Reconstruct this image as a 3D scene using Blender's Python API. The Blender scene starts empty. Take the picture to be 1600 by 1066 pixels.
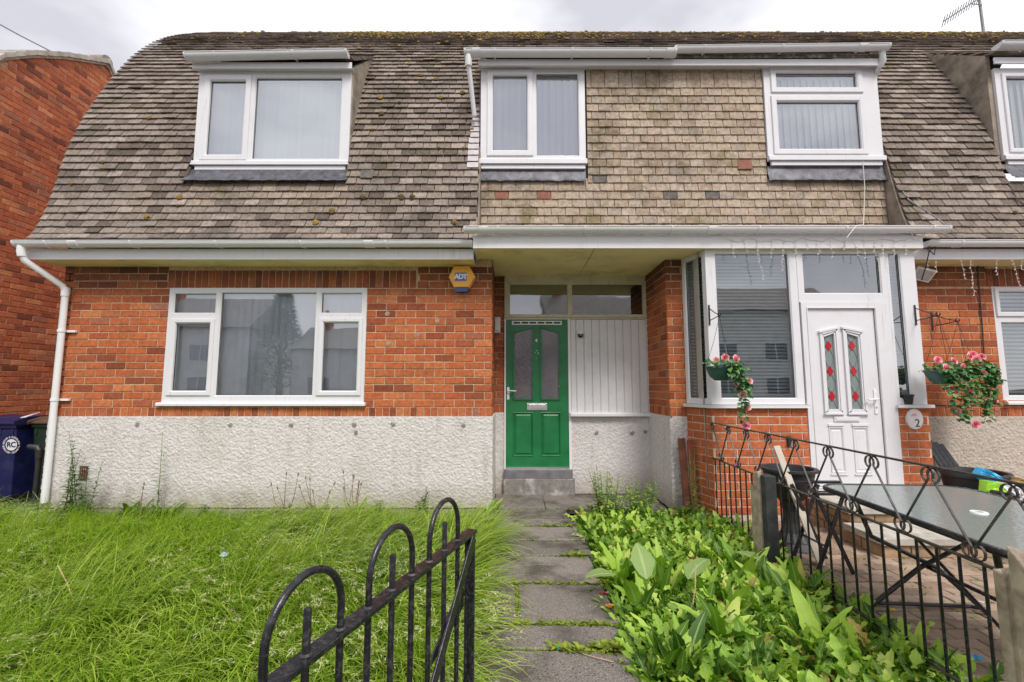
import bpy, math, random
import numpy as np
from mathutils import Vector, Matrix
rnd = random.Random(7)
npr = np.random.RandomState(11)
sc = bpy.context.scene
COL = sc.collection

# ------------------------------------------------------------------ camera
F, PITCH, CX, CY, CZ = 711.0, math.radians(5.8), 0.0, -5.23, 1.36
cam_d = bpy.data.cameras.new('camera'); cam = bpy.data.objects.new('camera', cam_d); COL.objects.link(cam)
cam.location = (CX, CY, CZ); cam.rotation_euler = (math.pi/2 + PITCH, 0, 0)
cam_d.sensor_width = 36; cam_d.lens = F/1600*36; cam_d.clip_start = 0.02; cam_d.clip_end = 2000
sc.camera = cam

# ------------------------------------------------------------------ sky and sun (overcast)
SUN_EL, SUN_AZ = math.radians(50), math.radians(158)     # azimuth clockwise from +Y: behind and right of the camera
w = bpy.data.worlds.new('World'); sc.world = w; w.use_nodes = True
nt = w.node_tree; nt.nodes.clear()
def wn(t, **k):
    n = nt.nodes.new(t)
    for a, b in k.items(): setattr(n, a, b)
    return n
wo = wn('ShaderNodeOutputWorld'); bg1 = wn('ShaderNodeBackground'); bg2 = wn('ShaderNodeBackground'); mx = wn('ShaderNodeMixShader')
sky = wn('ShaderNodeTexSky'); sky.sky_type = 'NISHITA'; sky.sun_disc = False
sky.sun_elevation = SUN_EL; sky.sun_rotation = SUN_AZ
bg1.inputs[1].default_value = 0.1; nt.links.new(sky.outputs[0], bg1.inputs[0])
tc = wn('ShaderNodeTexCoord'); mp = wn('ShaderNodeMapping'); mp.inputs['Scale'].default_value = (1.0, 1.0, 2.2)
mp.inputs['Location'].default_value = (1.3, 0.4, 0.2)
no = wn('ShaderNodeTexNoise'); no.inputs['Scale'].default_value = 1.7; no.inputs['Detail'].default_value = 5; no.inputs['Roughness'].default_value = .5
cr = wn('ShaderNodeValToRGB')
cr.color_ramp.elements[0].position = .38; cr.color_ramp.elements[0].color = (.62, .615, .68, 1)
cr.color_ramp.elements[1].position = .55; cr.color_ramp.elements[1].color = (1.08, 1.08, 1.1, 1)
nt.links.new(tc.outputs['Generated'], mp.inputs[0]); nt.links.new(mp.outputs[0], no.inputs['Vector']); nt.links.new(no.outputs[0], cr.inputs[0])
nt.links.new(cr.outputs[0], bg2.inputs[0]); bg2.inputs[1].default_value = .86
mx.inputs[0].default_value = .93
nt.links.new(bg1.outputs[0], mx.inputs[1]); nt.links.new(bg2.outputs[0], mx.inputs[2]); nt.links.new(mx.outputs[0], wo.inputs[0])
sd = bpy.data.lights.new('sun', 'SUN'); sd.energy = 2.2; sd.angle = math.radians(20); sd.color = (1, .96, .9)
so = bpy.data.objects.new('sun', sd); COL.objects.link(so)
sdir = Vector((math.sin(SUN_AZ)*math.cos(SUN_EL), math.cos(SUN_AZ)*math.cos(SUN_EL), math.sin(SUN_EL)))
so.rotation_euler = sdir.to_track_quat('Z', 'Y').to_euler(); so.location = (0, -10, 12)
sc.view_settings.view_transform = 'Standard'; sc.view_settings.look = 'None'
sc.view_settings.exposure = 0.48; sc.view_settings.gamma = 1.0
sc.render.engine = 'CYCLES'
try: sc.cycles.max_bounces = 8; sc.cycles.transparent_max_bounces = 16
except Exception: pass

# ------------------------------------------------------------------ helpers
def at(px, py, Y):
    "world point on the depth plane y=Y that the reference pixel looks at (used for measuring)"
    u = (px-800)/F; v = (533-py)/F
    dy = math.cos(PITCH)-v*math.sin(PITCH); dz = math.sin(PITCH)+v*math.cos(PITCH)
    t = (Y-CY)/dy
    return Vector((u*t, Y, CZ+dz*t))
def ax(px, py, Y): return at(px, py, Y).x
def az(px, py, Y): return at(px, py, Y).z

class MB:
    def __init__(s, T=None): s.v = []; s.f = []; s.T = T
    def add(s, vs, fs):
        b = len(s.v)
        if s.T is not None: vs = [s.T @ Vector(p) for p in vs]
        s.v += [tuple(p) for p in vs]; s.f += [tuple(b+i for i in f) for f in fs]
        return s
    def box(s, x0, x1, y0, y1, z0, z1):
        if x0 > x1: x0, x1 = x1, x0
        if y0 > y1: y0, y1 = y1, y0
        if z0 > z1: z0, z1 = z1, z0
        return s.add([(x0,y0,z0),(x1,y0,z0),(x1,y1,z0),(x0,y1,z0),(x0,y0,z1),(x1,y0,z1),(x1,y1,z1),(x0,y1,z1)],
                     [(0,3,2,1),(4,5,6,7),(0,1,5,4),(1,2,6,5),(2,3,7,6),(3,0,4,7)])
    def hexa(s, p): return s.add(p, [(0,3,2,1),(4,5,6,7),(0,1,5,4),(1,2,6,5),(2,3,7,6),(3,0,4,7)])
    def obox(s, a, b, w, h, up=(0,0,1)):
        "bar from a to b of section w x h"
        a = Vector(a); b = Vector(b); d = (b-a).normalized(); u = Vector(up)
        if abs(d.dot(u)) > .98: u = Vector((0,1,0))
        sx = d.cross(u).normalized()*w/2; sy = sx.cross(d).normalized()*h/2
        return s.hexa([a-sx-sy, a+sx-sy, b+sx-sy, b-sx-sy, a-sx+sy, a+sx+sy, b+sx+sy, b-sx+sy])
    def tube(s, pts, r, n=8, caps=True, flat=None):
        pts = [Vector(p) for p in pts]
        rs = r if isinstance(r, (list, tuple)) else [r]*len(pts)
        prev = None; vs = []; fs = []
        for i, p in enumerate(pts):
            if i == 0: d = pts[1]-p
            elif i == len(pts)-1: d = p-pts[i-1]
            else: d = (pts[i+1]-p).normalized()+(p-pts[i-1]).normalized()
            if d.length < 1e-9: d = Vector((0,0,1))
            d.normalize()
            if prev is None:
                a = Vector((0,0,1)) if abs(d.z) < .9 else Vector((1,0,0))
                if flat is not None and abs(d.dot(Vector(flat))) < .95: a = Vector(flat)
                x = d.cross(a).normalized()
            else: x = (prev-d*prev.dot(d)).normalized()
            prev = x; y = d.cross(x)
            for k in range(n):
                t = 2*math.pi*k/n; vs.append(p+(x*math.cos(t)+y*math.sin(t))*rs[i])
        m = len(pts)
        for i in range(m-1):
            for k in range(n):
                a = i*n+k; b = i*n+(k+1) % n; fs.append((a, b, b+n, a+n))
        if caps: fs.append(tuple(range(n-1, -1, -1))); fs.append(tuple((m-1)*n+k for k in range(n)))
        return s.add(vs, fs)
    def ribbon(s, pts, w, t, side):
        "flat bar w wide along 'side', t thick, following pts"
        pts = [Vector(p) for p in pts]; side = Vector(side).normalized(); vs = []; fs = []
        for i, p in enumerate(pts):
            d = (pts[min(i+1, len(pts)-1)]-pts[max(i-1, 0)])
            if d.length < 1e-9: d = Vector((0,0,1))
            n = d.normalized().cross(side).normalized()*t/2; q = side*w/2
            vs += [p-n-q, p+n-q, p+n+q, p-n+q]
        m = len(pts)
        for i in range(m-1):
            for k in range(4):
                a = i*4+k; b = i*4+(k+1) % 4; fs.append((a, b, b+4, a+4))
        fs.append((3,2,1,0)); fs.append(tuple((m-1)*4+k for k in range(4)))
        return s.add(vs, fs)
    def lathe(s, prof, c=(0,0,0), n=24, close=False):
        vs = []; fs = []; m = len(prof); c = Vector(c)
        for r, z in prof:
            for k in range(n):
                t = 2*math.pi*k/n; vs.append(c+Vector((r*math.cos(t), r*math.sin(t), z)))
        for i in range(m-1 if not close else m):
            j = (i+1) % m
            for k in range(n): fs.append((i*n+k, i*n+(k+1) % n, j*n+(k+1) % n, j*n+k))
        if not close:
            if prof[0][0] > 1e-6: fs.append(tuple(range(n-1, -1, -1)))
            if prof[-1][0] > 1e-6: fs.append(tuple((m-1)*n+k for k in range(n)))
        return s.add(vs, fs)
    def prism(s, poly, y0, y1):
        "polygon in x,z extruded along y"
        n = len(poly)
        vs = [(x, y0, z) for x, z in poly]+[(x, y1, z) for x, z in poly]
        return s.add(vs, [tuple(range(n)), tuple(range(2*n-1, n-1, -1))]+[(i, (i+1) % n, (i+1) % n+n, i+n) for i in range(n)])
    def prismx(s, poly, x0, x1):
        "polygon in y,z extruded along x"
        n = len(poly)
        vs = [(x0, y, z) for y, z in poly]+[(x1, y, z) for y, z in poly]
        return s.add(vs, [tuple(range(n)), tuple(range(2*n-1, n-1, -1))]+[(i, (i+1) % n, (i+1) % n+n, i+n) for i in range(n)])
    def plate(s, x0, x1, z0, z1, y0, y1, holes=()):
        "front plate at y0 with rectangular holes; reveals and outer edge run back to y1"
        xs = sorted(set([x0, x1]+[min(max(h[i], x0), x1) for h in holes for i in (0, 1)]))
        zs = sorted(set([z0, z1]+[min(max(h[i], z0), z1) for h in holes for i in (2, 3)]))
        for i in range(len(xs)-1):
            for j in range(len(zs)-1):
                cx = (xs[i]+xs[i+1])/2; cz = (zs[j]+zs[j+1])/2
                if any(h[0] < cx < h[1] and h[2] < cz < h[3] for h in holes): continue
                s.add([(xs[i],y0,zs[j]),(xs[i+1],y0,zs[j]),(xs[i+1],y0,zs[j+1]),(xs[i],y0,zs[j+1])], [(0,1,2,3)])
        def rim(a, b, c, d):
            q = [(a,c),(b,c),(b,d),(a,d)]
            s.add([(x,y0,z) for x, z in q]+[(x,y1,z) for x, z in q], [(i,(i+1) % 4,(i+1) % 4+4,i+4) for i in range(4)])
        rim(x0, x1, z0, z1)
        for h in holes: rim(*h)
        return s
    def ring(s, x0, x1, z0, z1, prof):
        "mitred rectangular ring; prof = list of (inset, y)"
        vs = []; fs = []
        for o, y in prof: vs += [(x0+o,y,z0+o),(x1-o,y,z0+o),(x1-o,y,z1-o),(x0+o,y,z1-o)]
        for i in range(len(prof)-1):
            for k in range(4): fs.append((i*4+k, i*4+(k+1) % 4, i*4+4+(k+1) % 4, i*4+4+k))
        return s.add(vs, fs)

ORG = {}
def prop(o, label=None, cat=None, group=None, kind=None):
    if label: o['label'] = label
    if cat: o['category'] = cat
    if group: o['group'] = group
    if kind: o['kind'] = kind
    return o
def empty(name, loc, label, cat, group=None):
    o = bpy.data.objects.new(name, None); COL.objects.link(o); o.location = loc; o.empty_display_size = .1
    ORG[o.name] = Vector(loc); return prop(o, label, cat, group)
def link_mesh(name, me, mat, parent):
    o = bpy.data.objects.new(name, me); COL.objects.link(o)
    if mat: me.materials.append(mat)
    if parent: o.parent = parent
    ORG[o.name] = ORG[parent.name] if parent else Vector((0,0,0))
    return o
def obj(name, mb, mat, parent=None, bevel=0, smooth=False, origin=None):
    off = ORG[parent.name] if parent else (Vector(origin) if origin is not None else Vector((0,0,0)))
    me = bpy.data.meshes.new(name); me.from_pydata([(p[0]-off[0], p[1]-off[1], p[2]-off[2]) for p in mb.v], [], mb.f); me.update()
    o = link_mesh(name, me, mat, parent)
    if not parent and origin is not None: o.location = off; ORG[o.name] = off.copy()
    if smooth: me.shade_smooth(); me.set_sharp_from_angle(angle=math.radians(38))
    if bevel:
        m = o.modifiers.new('bevel', 'BEVEL'); m.width = bevel; m.segments = 2; m.limit_method = 'ANGLE'; m.angle_limit = math.radians(40)
    return o
def np_obj(name, V, Fq, mat, parent=None, smooth=False, attrs=None):
    "mesh from numpy arrays: V (n,3), Fq (m,4) or (m,3)"
    V = np.asarray(V, dtype=np.float32).copy(); Fq = np.asarray(Fq, dtype=np.int32)
    if parent: V -= np.array(ORG[parent.name], dtype=np.float32)
    me = bpy.data.meshes.new(name); k = Fq.shape[1]
    me.vertices.add(len(V)); me.vertices.foreach_set('co', V.ravel())
    me.loops.add(Fq.size); me.loops.foreach_set('vertex_index', Fq.ravel())
    me.polygons.add(len(Fq)); me.polygons.foreach_set('loop_start', np.arange(0, Fq.size, k, dtype=np.int32))
    me.polygons.foreach_set('loop_total', np.full(len(Fq), k, dtype=np.int32))
    if attrs:
        for an, av in attrs.items():
            a = me.attributes.new(an, 'FLOAT', 'POINT'); a.data.foreach_set('value', np.asarray(av, dtype=np.float32))
    me.update(calc_edges=True); me.validate()
    if smooth: me.shade_smooth()
    return link_mesh(name, me, mat, parent)
def clone(root, loc=None, rot=None, label=None):
    def rec(o, par):
        c = o.copy(); COL.objects.link(c); c.parent = par
        for ch in [x for x in bpy.data.objects if x.parent == o]: rec(ch, c)
        return c
    c = rec(root, None)
    if loc is not None: c.location = loc
    if rot is not None: c.rotation_euler = rot
    if label: c['label'] = label
    return c

# ------------------------------------------------------------------ materials
class Mat:
    def __init__(s, name):
        s.m = bpy.data.materials.new(name); s.m.use_nodes = True; s.t = s.m.node_tree
        s.b = s.t.nodes['Principled BSDF']; s.out = s.t.nodes['Material Output']
    def n(s, t, **k):
        x = s.t.nodes.new(t)
        for a, b in k.items():
            if a.startswith('i_'): x.inputs[a[2:].replace('_', ' ')].default_value = b
            else: setattr(x, a, b)
        return x
    def l(s, a, b): s.t.links.new(a, b)
    def coord(s): return s.n('ShaderNodeTexCoord').outputs['Object']
    def geo(s): return s.n('ShaderNodeNewGeometry')
    def noise(s, scale, detail=3, rough=.5, vec=None, out=0):
        x = s.n('ShaderNodeTexNoise'); x.inputs['Scale'].default_value = scale; x.inputs['Detail'].default_value = detail; x.inputs['Roughness'].default_value = rough
        s.l(vec if vec is not None else s.pos(), x.inputs['Vector']); return x.outputs[out]
    def pos(s):
        if not hasattr(s, '_p'): s._p = s.geo().outputs['Position']
        return s._p
    def ramp(s, val, stops, interp='LINEAR'):
        x = s.n('ShaderNodeValToRGB'); e = x.color_ramp; e.interpolation = interp
        while len(e.elements) < len(stops): e.elements.new(.5)
        for i, (p, c) in enumerate(stops):
            e.elements[i].position = p; e.elements[i].color = (c if hasattr(c, '__len__') else (c, c, c))[:3]+(1,) if hasattr(c, '__len__') else (c, c, c, 1)
        s.l(val, x.inputs[0]); return x.outputs[0]
    def mix(s, a, b, fac, mode='MIX'):
        x = s.n('ShaderNodeMix', data_type='RGBA', blend_type=mode)
        for v, i in ((fac, 0), (a, 6), (b, 7)):
            if hasattr(v, 'links') or hasattr(v, 'is_linked'): s.l(v, x.inputs[i])
            elif i == 0: x.inputs[0].default_value = v
            else: x.inputs[i].default_value = tuple(v)+(1,)
        return x.outputs[2]
    def math(s, op, a, b=None):
        x = s.n('ShaderNodeMath', operation=op)
        for i, v in enumerate((a, b)):
            if v is None: continue
            if hasattr(v, 'is_linked'): s.l(v, x.inputs[i])
            else: x.inputs[i].default_value = v
        return x.outputs[0]
    def bump(s, h, strength=.5, dist=.005, normal=None):
        x = s.n('ShaderNodeBump'); x.inputs['Strength'].default_value = strength; x.inputs['Distance'].default_value = dist
        s.l(h, x.inputs['Height'])
        if normal is not None: s.l(normal, x.inputs['Normal'])
        s.l(x.outputs[0], s.b.inputs['Normal']); return x.outputs[0]
    def color(s, c):
        if hasattr(c, 'is_linked'): s.l(c, s.b.inputs['Base Color'])
        else: s.b.inputs['Base Color'].default_value = tuple(c)+(1,)
    def rough(s, r):
        if hasattr(r, 'is_linked'): s.l(r, s.b.inputs['Roughness'])
        else: s.b.inputs['Roughness'].default_value = r

def simple(name, col, rough=.5, var=.12, scale=8, metal=0, bump=0, bscale=60, spec=None, dirt=None, dscale=3, damt=.5):
    M = Mat(name); nz = M.noise(scale, 4)
    lo = tuple(c*(1-var) for c in col); hi = tuple(min(1, c*(1+var)) for c in col)
    c = M.ramp(nz, [(.3, lo), (.7, hi)])
    if dirt:
        d = M.ramp(M.noise(dscale, 6, .65), [(.5, 0.0), (.75, damt)])
        c = M.mix(c, dirt, d)
    M.color(c); M.rough(rough); M.b.inputs['Metallic'].default_value = metal
    if spec is not None: M.b.inputs['Specular IOR Level'].default_value = spec
    if bump: M.bump(M.noise(bscale, 4), bump, .003)
    return M.m

def brick_mat(name, stops, soot=0.0):
    M = Mat(name); g = M.geo(); r = g.outputs['Random Per Island']
    c = M.ramp(r, stops, 'LINEAR')
    c = M.mix(c, M.ramp(M.noise(28, 4, .6), [(.3, .55), (.6, 1.0), (.8, 1.15)]), .75, 'MULTIPLY')
    c = M.mix(c, (.10, .045, .03), M.ramp(M.noise(55, 3, .7), [(.62, 0.0), (.74, .7)]))
    c = M.mix(c, (.50, .33, .24), M.ramp(M.noise(6, 6, .75), [(.6, 0.0), (.8, .45)]))
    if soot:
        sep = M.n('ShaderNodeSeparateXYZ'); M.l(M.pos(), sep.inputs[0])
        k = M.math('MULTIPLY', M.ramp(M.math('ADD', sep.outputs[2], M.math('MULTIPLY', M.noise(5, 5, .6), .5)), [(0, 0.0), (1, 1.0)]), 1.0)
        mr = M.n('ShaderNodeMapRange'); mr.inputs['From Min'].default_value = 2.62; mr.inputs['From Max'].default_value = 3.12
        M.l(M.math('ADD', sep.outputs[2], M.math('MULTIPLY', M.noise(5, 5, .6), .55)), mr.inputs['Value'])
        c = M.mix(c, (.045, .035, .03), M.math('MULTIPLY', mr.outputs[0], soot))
    c = M.mix(c, (.15,.06,.04), M.ramp(M.noise(1.7, 7, .75), [(.5, 0.0), (.74, .5)]))
    M.color(c); M.rough(.88); M.b.inputs['Specular IOR Level'].default_value = .25
    M.bump(M.noise(140, 5, .7), .6, .003); return M.m
BRICK_OR = [(0, (.25,.065,.03)), (.12, (.34,.09,.04)), (.25, (.48,.13,.05)), (.5, (.54,.16,.06)), (.75, (.46,.115,.045)), (.9, (.60,.21,.08)), (.97, (.40,.11,.055)), (1, (.42,.19,.12))]
BRICK_DK = [(0, (.18,.065,.045)), (.15, (.40,.11,.06)), (.5, (.62,.19,.085)), (.7, (.50,.14,.065)), (.88, (.70,.28,.13)), (1, (.32,.13,.10))]
BRICK_PO = [(0, (.46,.12,.05)), (.4, (.56,.16,.06)), (.75, (.52,.14,.055)), (1, (.62,.21,.095))]
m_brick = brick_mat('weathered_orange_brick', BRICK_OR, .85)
m_brick2 = brick_mat('dark_red_brick', BRICK_DK)
m_brick3 = brick_mat('smooth_red_brick', BRICK_PO)
m_mortar = simple('lime_mortar', (.50,.35,.23), .95, .3, 30, bump=.5, bscale=120)
m_mortar2 = simple('pale_mortar', (.58,.47,.37), .95, .25, 30, bump=.4, bscale=120)

def tile_mat(name, stops, lich=(.42,.38,.30), dark=.6, moss=0.0, speck=.5):
    M = Mat(name); g = M.geo(); r = g.outputs['Random Per Island']
    c = M.ramp(r, stops)
    c = M.mix(c, M.ramp(M.noise(24, 5, .75), [(.3, .45), (.55, 1.0), (.8, 1.4)]), .85, 'MULTIPLY')
    c = M.mix(c, lich, M.ramp(M.noise(70, 3, .7), [(.56, 0.0), (.68, speck)]))
    c = M.mix(c, (.05,.042,.035), M.ramp(M.noise(1.3, 6, .75), [(.5, 0.0), (.72, dark)]))
    if moss: c = M.mix(c, (.24,.20,.045), M.ramp(M.noise(2.6, 6, .8), [(.54, 0.0), (.72, moss)]))
    M.color(c); M.rough(.93); M.b.inputs['Specular IOR Level'].default_value = .2
    M.bump(M.noise(160, 5, .8), .8, .004); return M.m
m_tile = tile_mat('grey_brown_roof_tile', [(0, (.11,.085,.07)), (.2, (.21,.165,.14)), (.55, (.29,.235,.20)), (.8, (.25,.205,.18)), (.95, (.38,.31,.265)), (1, (.10,.075,.065))], dark=.9, moss=.3)
m_tan = tile_mat('tan_wall_tile', [(0, (.34,.26,.19)), (.3, (.43,.335,.25)), (.7, (.50,.40,.31)), (1, (.38,.31,.255))], lich=(.19,.145,.10), dark=.9, moss=.6, speck=.9)
m_redtile = simple('red_clay_tile', (.24,.10,.07), .9, .2, 20, bump=.4)
m_greytile = simple('dark_grey_tile', (.13,.115,.105), .9, .3, 20, bump=.4)
m_under = simple('roofing_felt', (.03,.027,.025), .95)

def upvc(name, col, dirt=.25):
    M = Mat(name); c = M.mix(col, tuple(x*.94 for x in col), M.noise(3, 4))
    c = M.mix(c, (.46,.42,.33), M.ramp(M.noise(4, 7, .75), [(.52, 0.0), (.85, dirt)]))
    mpp = M.n('ShaderNodeMapping'); mpp.inputs['Scale'].default_value = (38, 38, 3.0); M.l(M.pos(), mpp.inputs[0])
    c = M.mix(c, (.36,.33,.27), M.math('MULTIPLY', M.ramp(M.noise(1, 4, .6, vec=mpp.outputs[0]), [(.56, 0.0), (.72, .35)]), M.ramp(M.noise(2.2, 4), [(.45, 0.0), (.62, 1.0)])))
    c = M.mix(c, (.16,.14,.11), M.ramp(M.noise(60, 3, .7), [(.70, 0.0), (.76, .45)]))
    M.color(c); M.rough(M.ramp(M.noise(9, 3), [(.3, .28), (.7, .42)])); M.bump(M.noise(25, 2), .08, .003); return M.m
m_upvc = upvc('white_upvc', (.71,.70,.73))
m_upvc2 = upvc('gutter_upvc', (.80,.79,.81), .22)
m_dirtyboard = simple('stained_board', (.10,.09,.075), .85, .5, 12, dirt=(.5,.5,.45), dscale=14, damt=.8)
m_wood_w = simple('white_painted_boards', (.70,.69,.72), .55, .05, 5, bump=.15, dirt=(.45,.42,.36), dscale=6, damt=.3)
m_cream = simple('aged_cream_paint', (.58,.54,.40), .6, .1, 6, bump=.2, dirt=(.2,.17,.1), dscale=12, damt=.6)
m_soffit = simple('yellowed_soffit_board', (.88,.76,.40), .75, .06, 4, dirt=(.2,.14,.07), dscale=2.2, damt=.5)
m_lead = simple('lead_flashing', (.085,.085,.10), .5, .45, 14, metal=.2, bump=.7, bscale=30, dirt=(.26,.25,.27), dscale=11, damt=.6)
m_silver = simple('silver_flashing_tape', (.45,.41,.42), .5, .15, 20, metal=.2, bump=.6, bscale=40)
m_cheek = simple('weathered_render_cheek', (.27,.22,.175), .95, .4, 7, bump=.9, bscale=90, dirt=(.08,.07,.05), dscale=5, damt=.8)
m_conc = simple('pale_concrete', (.45,.42,.37), .9, .2, 9, bump=.5, bscale=90, dirt=(.2,.18,.12), dscale=5, damt=.6)
m_threshold = simple('worn_threshold', (.22,.20,.185), .85, .25, 16, bump=.5, dirt=(.62,.60,.57), dscale=6, damt=1.0)
m_black = simple('black_gloss_paint', (.010,.010,.013), .28, .3, 20, bump=.25, bscale=140, dirt=(.30,.29,.30), dscale=75, damt=.22)
m_blackp = simple('black_plastic', (.022,.022,.025), .5, .2, 12, bump=.2)
m_blackrust = simple('worn_black_ironwork', (.035,.032,.032), .45, .4, 30, bump=.4, dirt=(.2,.13,.1), dscale=30, damt=.5)
m_greywood = simple('weathered_timber', (.38,.31,.23), .9, .35, 14, bump=.9, bscale=50, dirt=(.12,.09,.06), dscale=9, damt=.8)
m_blackwood = simple('black_stained_timber', (.035,.037,.036), .75, .5, 10, bump=.8, bscale=50, dirt=(.14,.13,.09), dscale=8, damt=.6)
m_redwood = simple('red_stained_timber', (.16,.045,.025), .7, .35, 8, bump=.5, bscale=40, dirt=(.05,.02,.015), dscale=6, damt=.7)
m_dark = simple('dark_interior', (.07,.068,.065), .9)
m_room = simple('pale_interior', (.42,.41,.39), .9)
m_blind = simple('white_blind_fabric', (.86,.87,.92), .8, .04, 3)
m_vene = simple('venetian_slat', (.74,.78,.78), .5, .05, 3)
m_yellow = simple('yellow_plastic', (.85,.40,.03), .4, .08, 8)
m_navy = simple('navy_plastic', (.035,.055,.17), .35, .1, 8)
m_blue = simple('sign_blue', (.06,.13,.42), .4, .05, 8)
m_white = simple('white_plastic', (.78,.78,.80), .4, .04, 8)
m_binblue = simple('blue_bin_plastic', (.010,.015,.085), .42, .2, 6, bump=.2, dirt=(.08,.08,.1), dscale=7, damt=.4)
m_bingreen = simple('dark_green_bin_plastic', (.012,.03,.016), .45, .2, 6, bump=.2)
m_binbrown = simple('brown_lid_plastic', (.13,.075,.045), .5, .2, 6, bump=.2)
m_chrome = simple('satin_metal', (.62,.62,.62), .3, .1, 20, metal=.85)
m_silverp = simple('silver_grey_cap', (.5,.5,.5), .4, .1, 20, metal=.4)
m_basket = simple('green_grey_basket', (.035,.10,.095), .5, .15, 9)
m_wire = simple('thin_cable', (.03,.03,.03), .5)
m_wirew = simple('white_cable', (.70,.67,.62), .5)
m_alu = simple('grey_aluminium', (.22,.21,.23), .5, .2, 9, metal=.4)
m_cardw = simple('white_bag', (.75,.74,.78), .5, .1, 9)
m_lime = simple('lime_plastic', (.30,.62,.03), .4, .15, 9)
m_sky = simple('sky_blue_plastic', (.05,.38,.68), .4, .15, 9)
m_tancard = simple('tan_card', (.40,.25,.08), .8, .15, 9)
m_pink = Mat('rose_petal'); m_pink.color(m_pink.ramp(m_pink.geo().outputs['Random Per Island'], [(0, (.80,.10,.20)), (.5, (.88,.30,.38)), (1, (.92,.55,.56))])); m_pink.rough(.6); m_pink = m_pink.m

def glass(name, refl=.2, tint=(.93,.96,.97), wav=.02, rough=.012):
    M = Mat(name); t = M.t; t.nodes.remove(M.b)
    tr = M.n('ShaderNodeBsdfTransparent'); tr.inputs[0].default_value = tint+(1,)
    gl = M.n('ShaderNodeBsdfGlossy'); gl.inputs['Roughness'].default_value = rough; gl.inputs[0].default_value = (.95,.97,1,1)
    fr = M.n('ShaderNodeFresnel'); fr.inputs[0].default_value = 1.5
    bp = M.n('ShaderNodeBump'); bp.inputs['Strength'].default_value = wav; bp.inputs['Distance'].default_value = .05
    M.l(M.noise(1.7, 2), bp.inputs['Height']); M.l(bp.outputs[0], gl.inputs['Normal'])
    ad = M.math('MINIMUM', M.math('ADD', fr.outputs[0], refl), 1.0)
    mxs = M.n('ShaderNodeMixShader'); M.l(ad, mxs.inputs[0]); M.l(tr.outputs[0], mxs.inputs[1]); M.l(gl.outputs[0], mxs.inputs[2])
    M.l(mxs.outputs[0], M.out.inputs[0]); return M.m
m_glass = glass('window_glass', .22)
m_glassu = glass('upper_window_glass', .38)
m_glass2 = glass('porch_glass', .26, (.80,.89,.88))
m_glass3 = glass('splay_glass', .02, (.75,.8,.8))
m_fan = glass('fanlight_glass', .22, (.5,.5,.5), .05, .03)

# door paint, obscured glass
M = Mat('green_door_paint'); c = M.ramp(M.noise(6, 5), [(.3, (.008,.135,.04)), (.7, (.014,.19,.06))])
c = M.mix(c, (.5,.55,.5), M.ramp(M.noise(33, 5, .7), [(.73, 0.0), (.76, .8)])); M.color(c); M.rough(.35); M.bump(M.noise(18, 5, .65), .25, .004); m_green = M.m
M = Mat('obscured_glass'); M.color(M.ramp(M.noise(3, 3), [(.3, (.10,.085,.10)), (.7, (.17,.15,.165))])); M.rough(.12); M.b.inputs['Specular IOR Level'].default_value = .8
vv = M.n('ShaderNodeTexVoronoi'); mpn = M.n('ShaderNodeMapping'); mpn.inputs['Scale'].default_value = (110, 110, 30); M.l(M.pos(), mpn.inputs[0]); M.l(mpn.outputs[0], vv.inputs[0]); vv.inputs['Scale'].default_value = 1
M.bump(vv.outputs[0], .3, .006); m_obsc = M.m
M = Mat('leaded_door_glass'); M.color((.20,.25,.24)); M.rough(.15); M.bump(M.noise(160, 3), .5, .004); m_lglass = M.m
m_reddia = simple('red_glass', (.42,.012,.02), .15, .1, 20)

# roughcast render
def roughcast(name, a, b):
    M = Mat(name); c = M.ramp(M.noise(35, 5, .7), [(.3, a), (.65, b)])
    c = M.mix(c, (.34,.30,.22), M.ramp(M.noise(1.6, 6, .7), [(.5, 0.0), (.8, .45)]))
    sep = M.n('ShaderNodeSeparateXYZ'); M.l(M.pos(), sep.inputs[0])
    mr = M.n('ShaderNodeMapRange'); mr.inputs['From Min'].default_value = .45; mr.inputs['From Max'].default_value = .12
    M.l(M.math('ADD', sep.outputs[2], M.math('MULTIPLY', M.noise(6, 5, .7), .25)), mr.inputs['Value'])
    c = M.mix(c, (.30,.24,.18), M.math('MULTIPLY', mr.outputs[0], .6))
    c = M.mix(c, (.17,.19,.09), M.math('MULTIPLY', M.math('MULTIPLY', mr.outputs[0], M.ramp(M.noise(3.1, 6, .7), [(.48, 0.0), (.66, 1.0)])), .6))
    mpp = M.n('ShaderNodeMapping'); mpp.inputs['Scale'].default_value = (9, 9, 1.1); M.l(M.pos(), mpp.inputs[0])
    c = M.mix(c, (.30,.275,.22), M.ramp(M.noise(1, 5, .65, vec=mpp.outputs[0]), [(.54, 0.0), (.78, .5)]))
    M.color(c); M.rough(.9); M.bump(M.noise(120, 5, .75), .5, .004); return M.m
m_render = roughcast('white_roughcast', (.54,.505,.49), (.66,.625,.61))
m_render2 = roughcast('buff_roughcast', (.42,.355,.29), (.56,.49,.42))

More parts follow.
